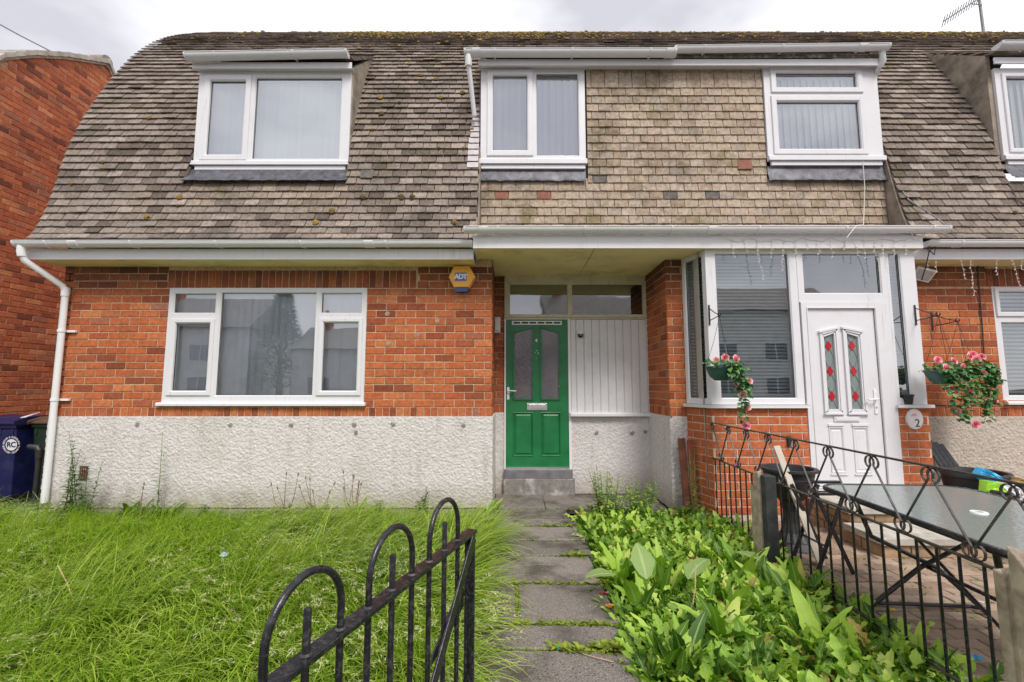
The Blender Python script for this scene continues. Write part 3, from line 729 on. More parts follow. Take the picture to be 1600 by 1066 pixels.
# ---------------------------------------------------------------- windows
def window(name, x0, x1, z0, z1, yf, panes, T=None, sill=None, blind='vertical', by=.10, glassm=None, parent=H, label=None, room=1.0, fw=.07, frame_mat=None, vp=.038, vk=.5, sw=.056, bm=.05):
    fm = MB(T); holes = []
    for (a, b, c, d, k) in panes:
        e = sw if k == 'sash' else .012
        holes.append((a-e, b+e, c-e, d+e))
    fm.plate(x0, x1, z0, z1, yf, yf+fw, holes)
    for (a, b, c, d, k) in panes:
        if k != 'sash': fm.ring(a-.0125, b+.0125, c-.0125, d+.0125, [(0, yf+.001), (.011, yf+.014), (.0125, yf+.05)])
    o = obj(name, fm, frame_mat or m_upvc, parent)
    if label: o['label'] = label
    for (a, b, c, d, k) in panes:
        if k == 'sash':
            s_ = MB(T); w = sw
            s_.ring(a-w-.003, b+w+.003, c-w-.003, d+w+.003, [(0, yf+.01), (0, yf-.012), (.005, yf-.018), (w-.016, yf-.018), (w-.002, yf-.006), (w+.003, yf+.05)])
            obj('sash', s_, frame_mat or m_upvc, o)
        g = MB(T); y = yf+.032 if k != 'sash' else yf+.022
        g.add([(a-.01,y,c-.01),(b+.01,y,c-.01),(b+.01,y,d+.01),(a-.01,y,d+.01)], [(0,1,2,3)])
        obj('pane', g, glassm or m_glass, o)
        gk = MB(T); gk.ring(a-.006, b+.006, c-.006, d+.006, [(0, yf+.012), (.006, yf+.018), (.006, yf+.028)]); obj('gasket', gk, m_blackp, o)
    if sill:
        s_ = MB(T); zt = z0+.002
        for (dy, dx, za, zb) in sill: s_.prismx([(yf+.02, za), (yf-dy, za), (yf-dy, zb-.012), (yf-dy+.01, zb), (yf+.02, zb+.006)], x0-dx, x1+dx)
        obj('sill', s_, frame_mat or m_upvc, o)
    if blind == 'vertical':
        b_ = MB(T); x = x0+.03; y = yf+by
        while x < x1-.08:
            a = math.radians(rnd.uniform(14, 24)); wv = .094; dx = wv*math.cos(a); dy = wv*math.sin(a); q = rnd.uniform(-.006, .006)
            b_.add([(x,y+q,z0+.06),(x+dx/2,y+dy/2-.006,z0+.06),(x+dx,y+dy+q,z0+.06),(x,y+q,z1-.05),(x+dx/2,y+dy/2-.006,z1-.05),(x+dx,y+dy+q,z1-.05)], [(0,1,4,3),(1,2,5,4)])
            x += .082
        b_.box(x0+.03, x1-.03, y-.01, y+.03, z1-.075, z1-.045)
        obj('blind', b_, m_blind, o)
    elif blind == 'venetian':
        b_ = MB(T); z = z0+.05; y = yf+by
        while z < z1-.06:
            b_.hexa([(x0+bm,y,z),(x1-bm,y,z),(x1-bm,y+.016,z+vp*vk),(x0+bm,y+.016,z+vp*vk),(x0+bm,y,z+.002),(x1-bm,y,z+.002),(x1-bm,y+.016,z+vp*vk+.002),(x0+bm,y+.016,z+vp*vk+.002)])
            z += vp
        obj('blind', b_, m_vene, o)
    if room:
        r_ = MB(T); y0 = yf+fw; y1 = yf+room
        r_.add([(x0,y0,z0),(x1,y0,z0),(x1,y1,z0),(x0,y1,z0),(x0,y0,z1),(x1,y0,z1),(x1,y1,z1),(x0,y1,z1)], [(0,1,2,3),(4,7,6,5),(1,5,6,2),(2,6,7,3),(3,7,4,0)])
        obj('room', r_, m_dark, o)
    return o
def rect(pa, pb, Y): a = at(*pa, Y); b = at(*pb, Y); return (a.x, b.x, min(a.z, b.z), max(a.z, b.z))
window('window', WL[0], WL[1], WL[2]+.02, WL[3], -.004, [
    (-3.93,-3.46,2.225,2.442,'fixed'), (-3.885,-3.50,1.325,2.09,'sash'), (-3.385,-2.29,1.27,2.452,'fixed'),
    (-2.215,-1.76,2.225,2.448,'fixed'), (-2.175,-1.785,1.325,2.10,'sash')], sill=[(.05,.03,WL[2]-.015,WL[2]+.02)],
    label='wide white five-pane window with closed vertical blinds')
window('window', WR[0], WR[1], WR[2]+.02, WR[3], -.004, [(5.68,7.0,2.235,2.46,'sash'), (5.68,7.0,1.27,2.10,'fixed')], sill=[(.05,.0,WR[2]-.015,WR[2]+.02)], blind='venetian', by=.05, vp=.046, vk=.5,
    label='white window with venetian blinds cut by the right edge')
# left dormer
yd = -.05
A = at(326,126,yd); B = at(383,246,yd); C_ = at(398,120,yd); D_ = at(530,250,yd)
window('dormer_window', DL[0], DL[1]+.005, 4.035, 5.19, yd, [(-3.65,-3.235,4.125,5.055,'sash'), (-3.105,-2.075,4.08,5.10,'fixed')],
    sill=[(.035,.015,3.985,4.037), (.012,-.03,3.93,3.983)], room=.45, sw=.072, glassm=m_glassu, label='left dormer window, narrow sash beside one wide pane')
# middle
window('dormer_window', -.378, .885, 4.07, 5.235, 0-.03, [(-.225,.178,4.19,5.14,'sash'), (.302,.80,4.13,5.17,'fixed')],
    sill=[(.035,.012,4.01,4.072), (.012,-.01,3.955,4.008)], room=.5, sw=.072, glassm=m_glassu, label='centre dormer window of two upright panes')
window('dormer_window', 3.06, 4.44, 4.10, 5.24, -.045, [(3.215,4.18,4.985,5.165,'sash'), (3.205,4.18,4.20,4.79,'sash')],
    sill=[(.035,.006,4.045,4.102), (.012,-.03,3.99,4.043)], room=.5, sw=.072, glassm=m_glassu, label='right dormer window with a shallow top light over one pane')
window('dormer_window', 5.86, 7.6, 4.10, 5.22, -.06, [(5.99,7.3,4.20,5.09,'sash')], sill=[(.035,.015,4.045,4.102), (.012,-.03,3.99,4.043)], room=.45, label='dormer window half out of frame at the far right')
# lead aprons
def apron(x0, x1, zt, zb, y, out=.06):
    a = MB(); n = 26; vs = []; fs = []
    for i in range(n+1):
        x = x0+(x1-x0)*i/n
        for k, (zz, yy) in enumerate([(zt, y), ((zt+zb)/2+.01, y-out*.35), (zb+.025, y-out*.75), (zb+rnd.uniform(-.006,.006), y-out-rnd.uniform(0,.012)), (zb-.004, y-out+.004)]):
            vs.append((x, yy+rnd.uniform(-.004,.004)*(k > 0), zz))
    for i in range(n):
        for k in range(4): fs.append((i*5+k, i*5+5+k, i*5+6+k, i*5+1+k))
    a.add(vs, fs); return a
obj('lead_apron', apron(DL[0]-.03, DL[1]+.035, 3.935, 3.74, -.06, .13), m_lead, H, smooth=True)
obj('lead_apron', apron(-.385, .88, 3.96, 3.80, -.01, .035), m_lead, H, smooth=True)
obj('lead_apron', apron(3.05, 4.46, 3.995, 3.80, -.02, .045), m_lead, H, smooth=True)
obj('lead_apron', apron(5.83, 7.7, 3.995, 3.78, -.06, .12), m_lead, H, smooth=True)
# silvery stepped flashing beside the middle dormer
fl = MB(); zz = 3.93
while zz < 4.85:
    h = .085
    def ry(z):
        for a, b in zip(RP[:-1], RP[1:]):
            if a[1] <= z <= b[1]: return a[0]+(b[0]-a[0])*(z-a[1])/(b[1]-a[1])
        return 0
    w_ = .15-.06*(zz-3.93)/.9
    y0, y1 = ry(zz)-.045, ry(zz+h)-.03
    j = rnd.uniform(-.008,.008)
    fl.hexa([(DM[0]-w_+j,y0+.003,zz),(DM[0]-.012,y0+.003,zz),(DM[0]-.012,y1+.003,zz+h),(DM[0]-w_+j,y1+.003,zz+h),(DM[0]-w_+j,y0-.002,zz),(DM[0]-.012,y0-.002,zz),(DM[0]-.012,y1-.004,zz+h),(DM[0]-w_+j,y1-.004,zz+h)])
    zz += h+.002
obj('stepped_flashing', fl, m_silver, H)
fl = MB(); fl.hexa([(4.47,-.10,3.79),(4.66,-.13,3.77),(4.64,-.10,3.83),(4.47,-.07,3.86),(4.47,-.105,3.79),(4.66,-.135,3.77),(4.64,-.105,3.83),(4.47,-.075,3.86)]); obj('stepped_flashing', fl, m_lead, H)

# ---------------------------------------------------------------- fascias, soffits, gutters
fa = MB()
fa.box(HX0-.14, -.425, -.32, -.30, 2.765, 2.885)
obj('fascia', fa, m_upvc2, H, bevel=.003)
fa = MB(); fa.box(-.42, 4.42, -.47, -.45, 2.845, 2.985); fa.box(-.42, -.40, -.45, -.0, 2.845, 2.985); fa.box(4.40, 4.42, -.45, 0, 2.845, 2.985); obj('fascia', fa, m_upvc2, H, bevel=.003)
fa = MB(); fa.box(4.424, HX1, -.32, -.30, 2.765, 2.885); obj('fascia', fa, m_upvc2, H, bevel=.003)
fa = MB(); fa.box(DL[0]-.04, DL[1]+.03, -.13, -.112, 5.165, 5.245); fa.box(DL[0]-.04, DL[1]+.03, -.112, -.04, 5.19, 5.2); obj('fascia', fa, m_upvc, H, bevel=.003)
fa = MB(); fa.box(DM[0]-.02, DM[1]-.0, -.13, -.112, 5.205, 5.285); fa.box(DM[0]-.02, DM[1], -.112, .0, 5.24, 5.25); obj('fascia', fa, m_upvc, H, bevel=.003)
fa = MB(); fa.box(1.93, 4.30, -.145, -.135, 5.29, 5.36); obj('stained_board', fa, m_dirtyboard, H)
fa = MB(); fa.box(DR[0], DR[1], -.13, -.112, 5.23, 5.31); obj('fascia', fa, m_upvc, H, bevel=.003)
sf = MB(); sf.box(HX0-.1, -.425, -.30, .012, 2.77, 2.78); sf.box(4.43, HX1, -.30, .012, 2.77, 2.78)
sf.box(-.399, .895, -.449, .0, 2.855, 2.865); sf.box(.903, 2.3, -.449, .0, 2.855, 2.865); sf.box(2.308, 4.399, -.449, .0, 2.855, 2.865)
sf.box(-.235, .895, .0, .8, 2.855, 2.865); sf.box(.903, 1.8, .0, .8, 2.855, 2.865)
obj('soffit', sf, m_soffit, H)
sf = MB(); sf.box(HX0-.11, HX0-.0, -.28, .3, 2.78, 2.9); obj('boxed_end', sf, m_upvc2, H)
cp = MB(); cp.prismx([(-.45,2.98),(-.02,3.19),(.0,3.19),(.0,2.87),(-.44,2.87)], -.40, 4.40); obj('canopy_roof', cp, m_lead, H)

def gutter(x0, x1, y, z, r=.058, slope=0.0, joints=(), mat=m_upvc2, brackets=True):
    g = MB(); n = 12
    def half(xa, xb, ra, rb, za, zb):
        vs = []
        for (X, Z) in ((xa, za), (xb, zb)):
            for rr in (ra, rb):
                for k in range(n+1):
                    t = math.pi+math.pi*k/n; vs.append((X, y+rr*math.cos(t), Z+rr*math.sin(t)))
        m = n+1; fs = []
        for k in range(n):
            fs += [(k, k+1, 2*m+k+1, 2*m+k), (m+k, 3*m+k, 3*m+k+1, m+k+1), (k, m+k, m+k+1, k+1), (2*m+k, 2*m+k+1, 3*m+k+1, 3*m+k)]
        fs += [(0, 2*m, 3*m, m), (n, m+n, 3*m+n, 2*m+n)]
        g.add(vs, fs)
    Z = lambda x: z+slope*(x-x0)
    half(x0, x1, r, r-.004, Z(x0), Z(x1))
    g.tube([(x0, y-r-.001, Z(x0)), (x1, y-r-.001, Z(x1))], .005, 6)
    for e in (x0, x1):   # stop ends
        half(e-.012, e+.012, r+.004, .002, Z(e), Z(e))
    for xj in joints: half(xj-.045, xj+.045, r+.006, r+.001, Z(xj), Z(xj)); half(xj-.05, xj-.038, r+.010, r+.001, Z(xj), Z(xj)); half(xj+.038, xj+.05, r+.010, r+.001, Z(xj), Z(xj))
    if brackets:
        xb = x0+.35
        while xb < x1-.1: half(xb-.009, xb+.009, r+.006, r+.001, Z(xb), Z(xb)); g.box(xb-.009, xb+.009, y+r-.01, y+r+.02, Z(xb)-.05, Z(xb)+.0); xb += .92
    return g
obj('gutter', gutter(HX0-.16, -.44, -.40, 2.935, slope=.0005, joints=(-4.75, -1.55)), m_upvc2, H, smooth=True)
obj('gutter', gutter(-.50, 4.62, -.532, 3.045, joints=(-.30, 2.12), slope=.001), m_upvc2, H, smooth=True)
obj('gutter', gutter(4.52, HX1, -.40, 2.94, joints=(6.9,)), m_upvc2, H, smooth=True)
obj('gutter', gutter(DL[0]-.05, DL[1]+.0, -.20, 5.275, r=.062, slope=.022), m_upvc, H, smooth=True)
obj('gutter', gutter(DM[0]-.17, 1.93, -.20, 5.325, r=.062, joints=(-.42, 1.87)), m_upvc, H, smooth=True)
obj('gutter', gutter(1.93, 4.46, -.20, 5.365, r=.052, slope=.012, joints=(4.15,)), m_upvc, H, smooth=True)
obj('gutter', gutter(DR[0]-.02, DR[1], -.20, 5.42, r=.062), m_upvc, H, smooth=True)
# corner piece where canopy gutter overshoots
dp = MB(); p0 = at(732,92,-.2)
dp.tube([(p0.x,-.2,5.30),(p0.x,-.2,5.20),(p0.x+.002,-.19,5.15)], .04, 12)
p1 = at(741,180,-.02); dp.tube([(p0.x+.002,-.19,5.16),(p0.x+.02,-.12,5.0),(p1.x,-.0,p1.z)], .028, 12)
obj('downpipe', dp, m_upvc, H, smooth=True)
dp = MB(); dp.tube([(4.42,-.17,5.36),(4.44,-.15,5.25),(4.43,-.1,5.2)], .035, 12); dp.tube([(4.43,-.1,5.21),(4.50,.2,5.0),(4.50,.25,4.92)], .028, 12); obj('downpipe', dp, m_upvc, H, smooth=True)
# main left downpipe
dp = MB(); X = -5.14
dp.tube([(HX0-.105,-.40,2.89),(HX0-.105,-.40,2.83),(HX0-.10,-.39,2.78)], .042, 14)
dp.tube([(HX0-.10,-.39,2.80),(HX0-.09,-.375,2.74),(X-.02,-.10,2.52),(X,-.075,2.46),(X,-.075,.10)], .034, 14)
dp.tube([(X,-.075,2.50),(X,-.075,2.40)], .040, 14)
for zz in (2.0, 1.22): dp.box(X-.05, X+.12, -.04, -.012, zz-.012, zz+.012); dp.tube([(X,-.075,zz-.014),(X,-.075,zz+.014)], .040, 14)
obj('downpipe', dp, m_upvc2, H, smooth=True)
# soil pipe stub with hopper at the corner

# ---------------------------------------------------------------- entrance recess
YR = .765
fr = MB()
fr.plate(-.10, 1.80, 2.262, 2.855, YR, YR+.04, [(-.026,.742,2.326,2.73), (.803,1.745,2.326,2.73)])
fr.box(-.10, 1.80, YR-.022, YR+.002, 2.285, 2.315)
EF = obj('entrance_frame', fr, m_cream, H)
fr = MB(); fr.box(-.10, -.081, YR-.004, YR+.04, .30, 2.262); fr.box(.741, .772, YR-.004, YR+.04, .2, 2.262); fr.box(1.785, 1.80, YR-.0, YR+.04, 1.03, 2.262)
fr.box(-.081, .741, YR-.004, YR+.04, 2.258, 2.264)
obj('door_frame', fr, m_upvc2, EF)
for a, b in ((-.026,.742), (.803,1.745)):
    g = MB(); g.add([(a-.01,YR+.02,2.31),(b+.01,YR+.02,2.31),(b+.01,YR+.02,2.74),(a-.01,YR+.02,2.74)], [(0,1,2,3)]); obj('fanlight', g, m_fan, EF)
rb = MB(); rb.add([(-.1,.85,2.2),(1.8,.85,2.2),(1.8,2.2,2.2),(-.1,2.2,2.2),(-.1,.85,2.9),(1.8,.85,2.9),(1.8,2.2,2.9),(-.1,2.2,2.9)], [(0,1,2,3),(4,7,6,5),(1,5,6,2),(2,6,7,3),(3,7,4,0)]); obj('hall', rb, m_dark, EF)
# tongue and groove boarding
bd = MB(); x = .773; i = 0; ws = [.085]+[.1]*20
while x < 1.783:
    b = min(x+(.075 if i == 0 else .104), 1.784); g = .0035; d = rnd.uniform(0, .003); c = .005
    q = [(x+g,b-g)]
    bd.prism([(x+.001,1.031),(b-.001,1.031),(b-.001,2.258),(x+.001,2.258)], YR+.012, YR+.03)
    bd.hexa([(x+g,YR+.012,1.031),(b-g,YR+.012,1.031),(b-g,YR+.012,2.258),(x+g,YR+.012,2.258),(x+g+c,YR+.002-d,1.034),(b-g-c,YR+.002-d,1.034),(b-g-c,YR+.002-d,2.255),(x+g+c,YR+.002-d,2.255)][4:]+[(x+g,YR+.012,1.031),(b-g,YR+.012,1.031),(b-g,YR+.012,2.258),(x+g,YR+.012,2.258)])
    x = b; i += 1
obj('boarded_panel', bd, m_wood_w, EF)
sl = MB(); sl.prismx([(YR+.03,.985),(YR-.06,.985),(YR-.06,1.015),(YR-.04,1.032),(YR+.03,1.036)], .755, 1.815); obj('sill_board', sl, m_wood_w, EF, bevel=.002)
th = MB(); th.box(-.10, .775, .71, .80, .20, .312); obj('threshold', th, m_alu, EF, bevel=.004)
th = MB(); th.box(-.11, .80, .70, .82, -.02, .20); obj('doorstep', th, m_threshold, EF, bevel=.008)
th = MB(); th.box(-.081, .741, YR-.012, YR+.03, .312, .338); obj('weather_bar', th, m_chrome, EF)

def panel_ring(mb, x0, x1, z0, z1, y, d=.012, w=.045):
    mb.ring(x0, x1, z0, z1, [(0, y-.003), (.008, y-.008), (.016, y-.001), (.022, y+d), (.026, y+d), (w, y+.002)])
    mb.add([(x0+w, y+.002, z0+w), (x1-w, y+.002, z0+w), (x1-w, y+.002, z1-w), (x0+w, y+.002, z1-w)], [(0,1,2,3)])
D1 = MB(); yl = YR+.006
gl = [(.022,.276), (.381,.626)]; lp = [(.012,.277), (.376,.636)]
D1.plate(-.079, .739, .338, 2.257, yl, yl+.045, [(gl[0][0],gl[0][1],1.203,2.155), (gl[1][0],gl[1][1],1.203,2.155)]+[(a,b,.469,1.036) for a, b in lp])
D1.prism([(gl[0][0],2.085),(gl[0][1],2.155),(gl[0][0],2.155)], yl, yl+.03); D1.prism([(gl[1][1],2.085),(gl[1][1],2.155),(gl[1][0],2.155)], yl, yl+.03)
for a, b in lp: panel_ring(D1, a, b, .469, 1.036, yl)
def bead(mb, pts, y, w=.016, h=.010):
    n = len(pts)
    for i in range(n):
        a = Vector((pts[i][0], y-h/2, pts[i][1])); b = Vector((pts[(i+1) % n][0], y-h/2, pts[(i+1) % n][1])); mb.obox(a, b, h, w, up=(0,0,1) if abs(b.x-a.x) > abs(b.z-a.z) else (1,0,0))
for (a, b), s_ in zip(gl, (0, 1)):
    tl, tr = (2.085, 2.155) if s_ == 0 else (2.155, 2.085)
    bead(D1, [(a,1.203),(b,1.203),(b,tr),(a,tl)], yl, .02, .016)
DG = obj('front_door', D1, m_green, H); DG['label'] = 'green panelled front door with two obscured panes'
for (a, b) in gl:
    g = MB(); g.add([(a-.005,yl+.012,1.198),(b+.005,yl+.012,1.198),(b+.005,yl+.012,2.16),(a-.005,yl+.012,2.16)], [(0,1,2,3)]); obj('door_pane', g, m_obsc, DG)
lpz = MB(); lpz.box(.195, .458, yl-.010, yl, 1.062, 1.152); lpz.box(.215, .438, yl-.016, yl-.010, 1.078, 1.136); obj('letter_plate', lpz, m_chrome, DG, bevel=.003)
vt = MB(); vt.plate(.0, .662, 2.185, 2.238, yl-.008, yl, [(.02+i*.107, .02+i*.107+.09, 2.2, 2.225) for i in range(6)]); VT = obj('vent', vt, m_white, DG); vt = MB(); vt.box(.005,.657,yl-.003,yl-.001,2.19,2.235); obj('vent_slots', vt, m_blackp, DG)
hd = MB(); hd.box(-.066, -.034, yl-.008, yl, 1.20, 1.36); hd.tube([(-.05,yl-.008,1.315),(-.05,yl-.045,1.315),(-.02,yl-.05,1.315),(.055,yl-.05,1.31)], .008, 8); obj('handle', hd, m_white, DG, bevel=.002)

def text_mesh(txt, size, mat, loc, parent, name, extr=.002, rot=(math.pi/2,0,0), bold=0, spacing=1.0, xs=1.0):
    cu = bpy.data.curves.new(name, 'FONT'); cu.body = txt; cu.size = size; cu.extrude = extr; cu.align_x = 'CENTER'; cu.align_y = 'CENTER'; cu.offset = bold; cu.space_character = spacing
    t = bpy.data.objects.new('tmp', cu); COL.objects.link(t); bpy.context.view_layer.update()
    me = bpy.data.meshes.new_from_object(t.evaluated_get(bpy.context.evaluated_depsgraph_get()))
    R = Matrix.Translation(Vector(loc)) @ (Matrix.Rotation(rot[2],4,'Z') @ Matrix.Rotation(rot[1],4,'Y') @ Matrix.Rotation(rot[0],4,'X')) @ Matrix.Diagonal((xs,1,1,1))
    vs = [R @ v.co for v in me.vertices]; fs = [tuple(p.vertices) for p in me.polygons]
    bpy.data.objects.remove(t); bpy.data.curves.remove(cu); bpy.data.meshes.remove(me)
    return vs, fs
def text_obj(txt, size, mat, loc, parent, name, **k):
    vs, fs = text_mesh(txt, size, mat, loc, parent, name, **k); m = MB(); m.add(vs, fs); return obj(name, m, mat, parent)
text_obj('4', .062, m_white, (.322, yl-.004, 1.975), DG, 'door_number', bold=.002)
pk = MB()
for px, py, r in [(839,548,.008),(841,552,.010),(836,551,.007),(838,560,.006),(874,556,.008),(873,571,.005),(873,604,.007)]:
    c = at(px, py, yl); n = 7
    pk.add([(c.x+r*rnd.uniform(.5,1.1)*math.cos(2*math.pi*k/n)*.8, yl-.0015, c.z+r*rnd.uniform(.7,1.6)*math.sin(2*math.pi*k/n)) for k in range(n)], [tuple(range(n))])
obj('chipped_paint', pk, m_white, DG)

# ---------------------------------------------------------------- enclosed porch of the neighbouring door
PA, PB = Vector((1.985, -.02, 0)), Vector((2.10, -.40, 0)); YP = -.40
U = (PB-PA).normalized(); TS = Matrix(((U.x, -U.y, 0, PA.x), (U.y, U.x, 0, PA.y), (0, 0, 1, 0), (0, 0, 0, 1))); LS = (PB-PA).length
PW = MB(); c3 = .0835
NS = Vector((U.y, -U.x, 0))
bricks(PW, PA, U, NS, 0, LS-.002, .06, 1.145, course=c3, phase=.1); bricks(PW, (0,YP,0), UX, NY, PB.x, 3.097, .06, 1.145, course=c3, phase=.4)
PQ = MB(); bricks(PQ, (0,YP,0), UX, NY, 4.048, 4.372, .06, 1.145, course=c3, phase=.15); bricks(PQ, (4.372,YP,0), (0,1,0), (1,0,0), 0, .4, .06, 1.145, course=c3)
PO = obj('porch_wall', PW, m_brick3, H); obj('porch_pier', PQ, m_brick3, H)
pm_ = MB(); pm_.plate(PB.x, 3.098, -.02, 1.15, YP, YP+.1); pm_.plate(4.018, 4.37, -.02, 1.15, YP, YP+.1)
tt = MB(TS); tt.plate(0, LS, -.02, 1.15, 0, .05); pm_.add(tt.v, tt.f)
pm_.add([(4.37,YP,0),(4.37,0,0),(4.37,0,1.15),(4.37,YP,1.15)], [(0,1,2,3)])
obj('mortar', pm_, m_mortar2, PO)
s_ = MB(); e = .055
nA, nB = PA+NS*e, None
# mitred sill
def corner(a, d1, b, d2):
    A2 = Matrix(((d1.x, -d2.x), (d1.y, -d2.y))); r = A2.inverted() @ (b-a).to_2d(); return a+d1*r.x
cB = corner(PA+NS*e, U, PB+Vector((0,-e,0)), Vector((1,0,0)))
for z0_, z1_, k in ((1.145, 1.178, 1.0),):
    q = [PA+NS*e, cB, Vector((3.10, YP-e, 0)), Vector((3.10, YP+.06, 0)), PB+Vector((.05,.06,0)), PA+Vector((.05,0,0))]
    s_.add([(p.x,p.y,z0_) for p in q]+[(p.x,p.y,z1_) for p in q], [(0,1,2,3,4,5),(11,10,9,8,7,6)]+[(i,(i+1) % 6,(i+1) % 6+6,i+6) for i in range(6)])
obj('porch_sill', s_, m_upvc, PO, bevel=.003)
s_ = MB(); s_.box(4.025, 4.40, YP-e, YP+.06, 1.145, 1.178); obj('porch_sill', s_, m_upvc, PO, bevel=.003)
window('porch_window', 0, LS, 1.18, 2.853, -.002, [(.055,.325,1.245,2.79,'fixed')], T=TS, blind='venetian', by=.04, bm=.0, glassm=m_glass3, room=None)
window('porch_window', PB.x+.002, 3.085, 1.18, 2.853, YP, [(2.215,2.995,1.25,2.80,'fixed')], blind='venetian', by=.14, glassm=m_glass2, room=None, label='large porch window with a venetian blind, left of the white door')
window('porch_window', 3.088, 4.055, 2.27, 2.853, YP-.002, [(3.165,3.985,2.375,2.80,'fixed')], blind=None, glassm=m_glass2, room=None, label='porch fanlight above the white door')
window('porch_window', 4.058, 4.372, 1.18, 2.853, YP, [(4.10,4.205,1.25,2.80,'fixed')], blind='venetian', by=.14, glassm=m_glass2, room=None, label='narrow porch side light right of the white door')
s_ = MB(); s_.box(4.34, 4.372, YP+.072, 0, 1.18, 2.855); obj('porch_side', s_, m_upvc, PO)
r_ = MB(); x0, x1, y0, y1, z0, z1 = 2.06, 4.335, YP+.09, .74, .28, 2.85
r_.add([(x0,y0,z0),(x1,y0,z0),(x1,y1,z0),(x0,y1,z0),(x0,y0,z1),(x1,y0,z1),(x1,y1,z1),(x0,y1,z1)], [(0,1,2,3),(4,7,6,5),(1,5,6,2),(2,6,7,3),(3,7,4,0)]); obj('porch_room', r_, m_room, PO)
# white upvc door
dx0, dx1 = 3.10, 4.045
df = MB(); df.plate(dx0, dx1, .30, 2.268, YP-.014, YP+.07, [(dx0+.065, dx1-.16, .33, 2.20)]); 
df.ring(dx0+.05, dx1-.145, .32, 2.215, [(0,YP-.014),(.004,YP-.022),(.012,YP-.022),(.016,YP-.014)])
WD = obj('porch_door', df, m_upvc, H); WD['label'] = 'white porch door with red diamonds in two slim leaded panes'
lf = MB(); lx0, lx1 = dx0+.067, dx1-.162; yl = YP+.004
pn = [(3.325,3.435), (3.572,3.690)]; bl = [(3.315,3.47), (3.565,3.73)]
lf.plate(lx0+.002, lx1-.002, .335, 2.198, yl, yl+.05, [(a,b,1.13,1.935) for a, b in pn]+[(a,b,.475,.945) for a, b in bl])
lf.prism([(pn[0][0],1.895),(pn[0][1],1.935),(pn[0][0],1.935)], yl, yl+.02); lf.prism([(pn[1][1],1.895),(pn[1][1],1.935),(pn[1][0],1.935)], yl, yl+.02)
for a, b in bl: panel_ring(lf, a, b, .475, .945, yl, d=.008, w=.04)
for (a, b), k in zip(pn, (0, 1)):
    tl, tr = (1.93, 1.975) if k == 0 else (1.975, 1.93)
    bead(lf, [(a-.03,1.10),(b+.03,1.10),(b+.03,tr),(a-.03,tl)], yl, .026, .02)
    bead(lf, [(a-.008,1.122),(b+.008,1.122),(b+.008,tr-.03),(a-.008,tl-.03)], yl, .014, .012)
    lf.box(a-.05, b+.05, yl-.03, yl, 1.075, 1.092)
    zc_ = [(a-.055,tl+.008),(b+.055,tr+.008),(b+.055,tr+.028),(a-.055,tl+.028)]; lf.prism(zc_, yl-.028, yl)
    lf.box(bl[k][0]-.005, bl[k][1]+.005, yl-.016, yl, .955, .975); lf.box(bl[k][0]-.01, bl[k][1]+.01, yl-.014, yl, .455, .467)
LF = obj('leaf', lf, m_upvc, WD)
gk = MB(); gk.ring(lx0-.006, lx1+.006, .33, 2.204, [(0,YP+.0),(.009,YP+.0)]); obj('door_gasket', gk, simple('grey_gasket', (.18,.17,.18), .6), WD)
for a, b in pn:
    g = MB(); g.add([(a-.005,yl+.012,1.125),(b+.005,yl+.012,1.125),(b+.005,yl+.012,1.94),(a-.005,yl+.012,1.94)], [(0,1,2,3)]); obj('door_pane', g, m_lglass, WD)
    g = MB(); cx = (a+b)/2
    for zc in (1.80, 1.53, 1.265): g.prism([(cx,zc-.055),(cx+.037,zc),(cx,zc+.055),(cx-.037,zc)], yl+.006, yl+.012)
    obj('red_diamond', g, m_reddia, WD)
    g = MB()
    zs_ = [1.13, 1.265, 1.40, 1.53, 1.665, 1.80, 1.92]
    for i in range(6):
        for s2 in (-1, 1):
            xa = cx+s2*(.0 if i % 2 == 1 else .05); xb = cx+s2*(.05 if i % 2 == 1 else .0)
            g.tube([(xa, yl+.010, zs_[i]), (xb, yl+.010, zs_[i+1])], .003, 4)
    obj('lead_came', g, m_alu, WD)
lpz = MB(); lpz.box(3.375, 3.645, yl-.012, yl, 1.0, 1.058); lpz.box(3.39, 3.63, yl-.018, yl-.012, 1.01, 1.048); obj('letter_plate', lpz, m_upvc, WD, bevel=.003)
hd = MB(); hd.box(lx1-.072, lx1-.04, yl-.010, yl, 1.08, 1.34); hd.tube([(lx1-.056,yl-.01,1.235),(lx1-.056,yl-.05,1.235),(lx1-.10,yl-.055,1.235),(lx1-.17,yl-.055,1.232)], .009, 8)
HN = obj('handle', hd, m_white, WD, bevel=.003); hd = MB(); hd.tube([(lx1-.056,yl-.010,1.15),(lx1-.056,yl-.014,1.15)], .009, 10); obj('keyhole', hd, m_chrome, WD)
# steps
st = MB(); st.box(3.02, 4.15, -1.02, YP-.012, .225, .285); obj('step_slab', st, m_conc, H, bevel=.008)
st = MB(); st.box(2.95, 4.6, -1.46, -1.025, .10, .16); obj('step_slab', st, m_conc, H, bevel=.008)
st = MB(); bricks(st, (0,-.98,0), UX, NY, 3.05, 4.12, .0, .225, course=.075); bricks(st, (3.05,-.41,0), (0,-1,0), (-1,0,0), 0, .57, .0, .225, course=.075)
bricks(st, (0,-1.42,0), UX, NY, 2.98, 4.55, .0, .10, course=.10); bricks(st, (2.98,-.98,0), (0,-1,0), (-1,0,0), 0, .44, 0, .10, course=.10)
st.box(3.06, 4.11, -.975, -.42, 0, .222); st.box(2.99, 4.54, -1.41, -.99, 0, .098)
obj('step_brickwork', st, simple('buff_step_brick', (.36,.24,.14), .9, .3, 9, bump=.5), H)

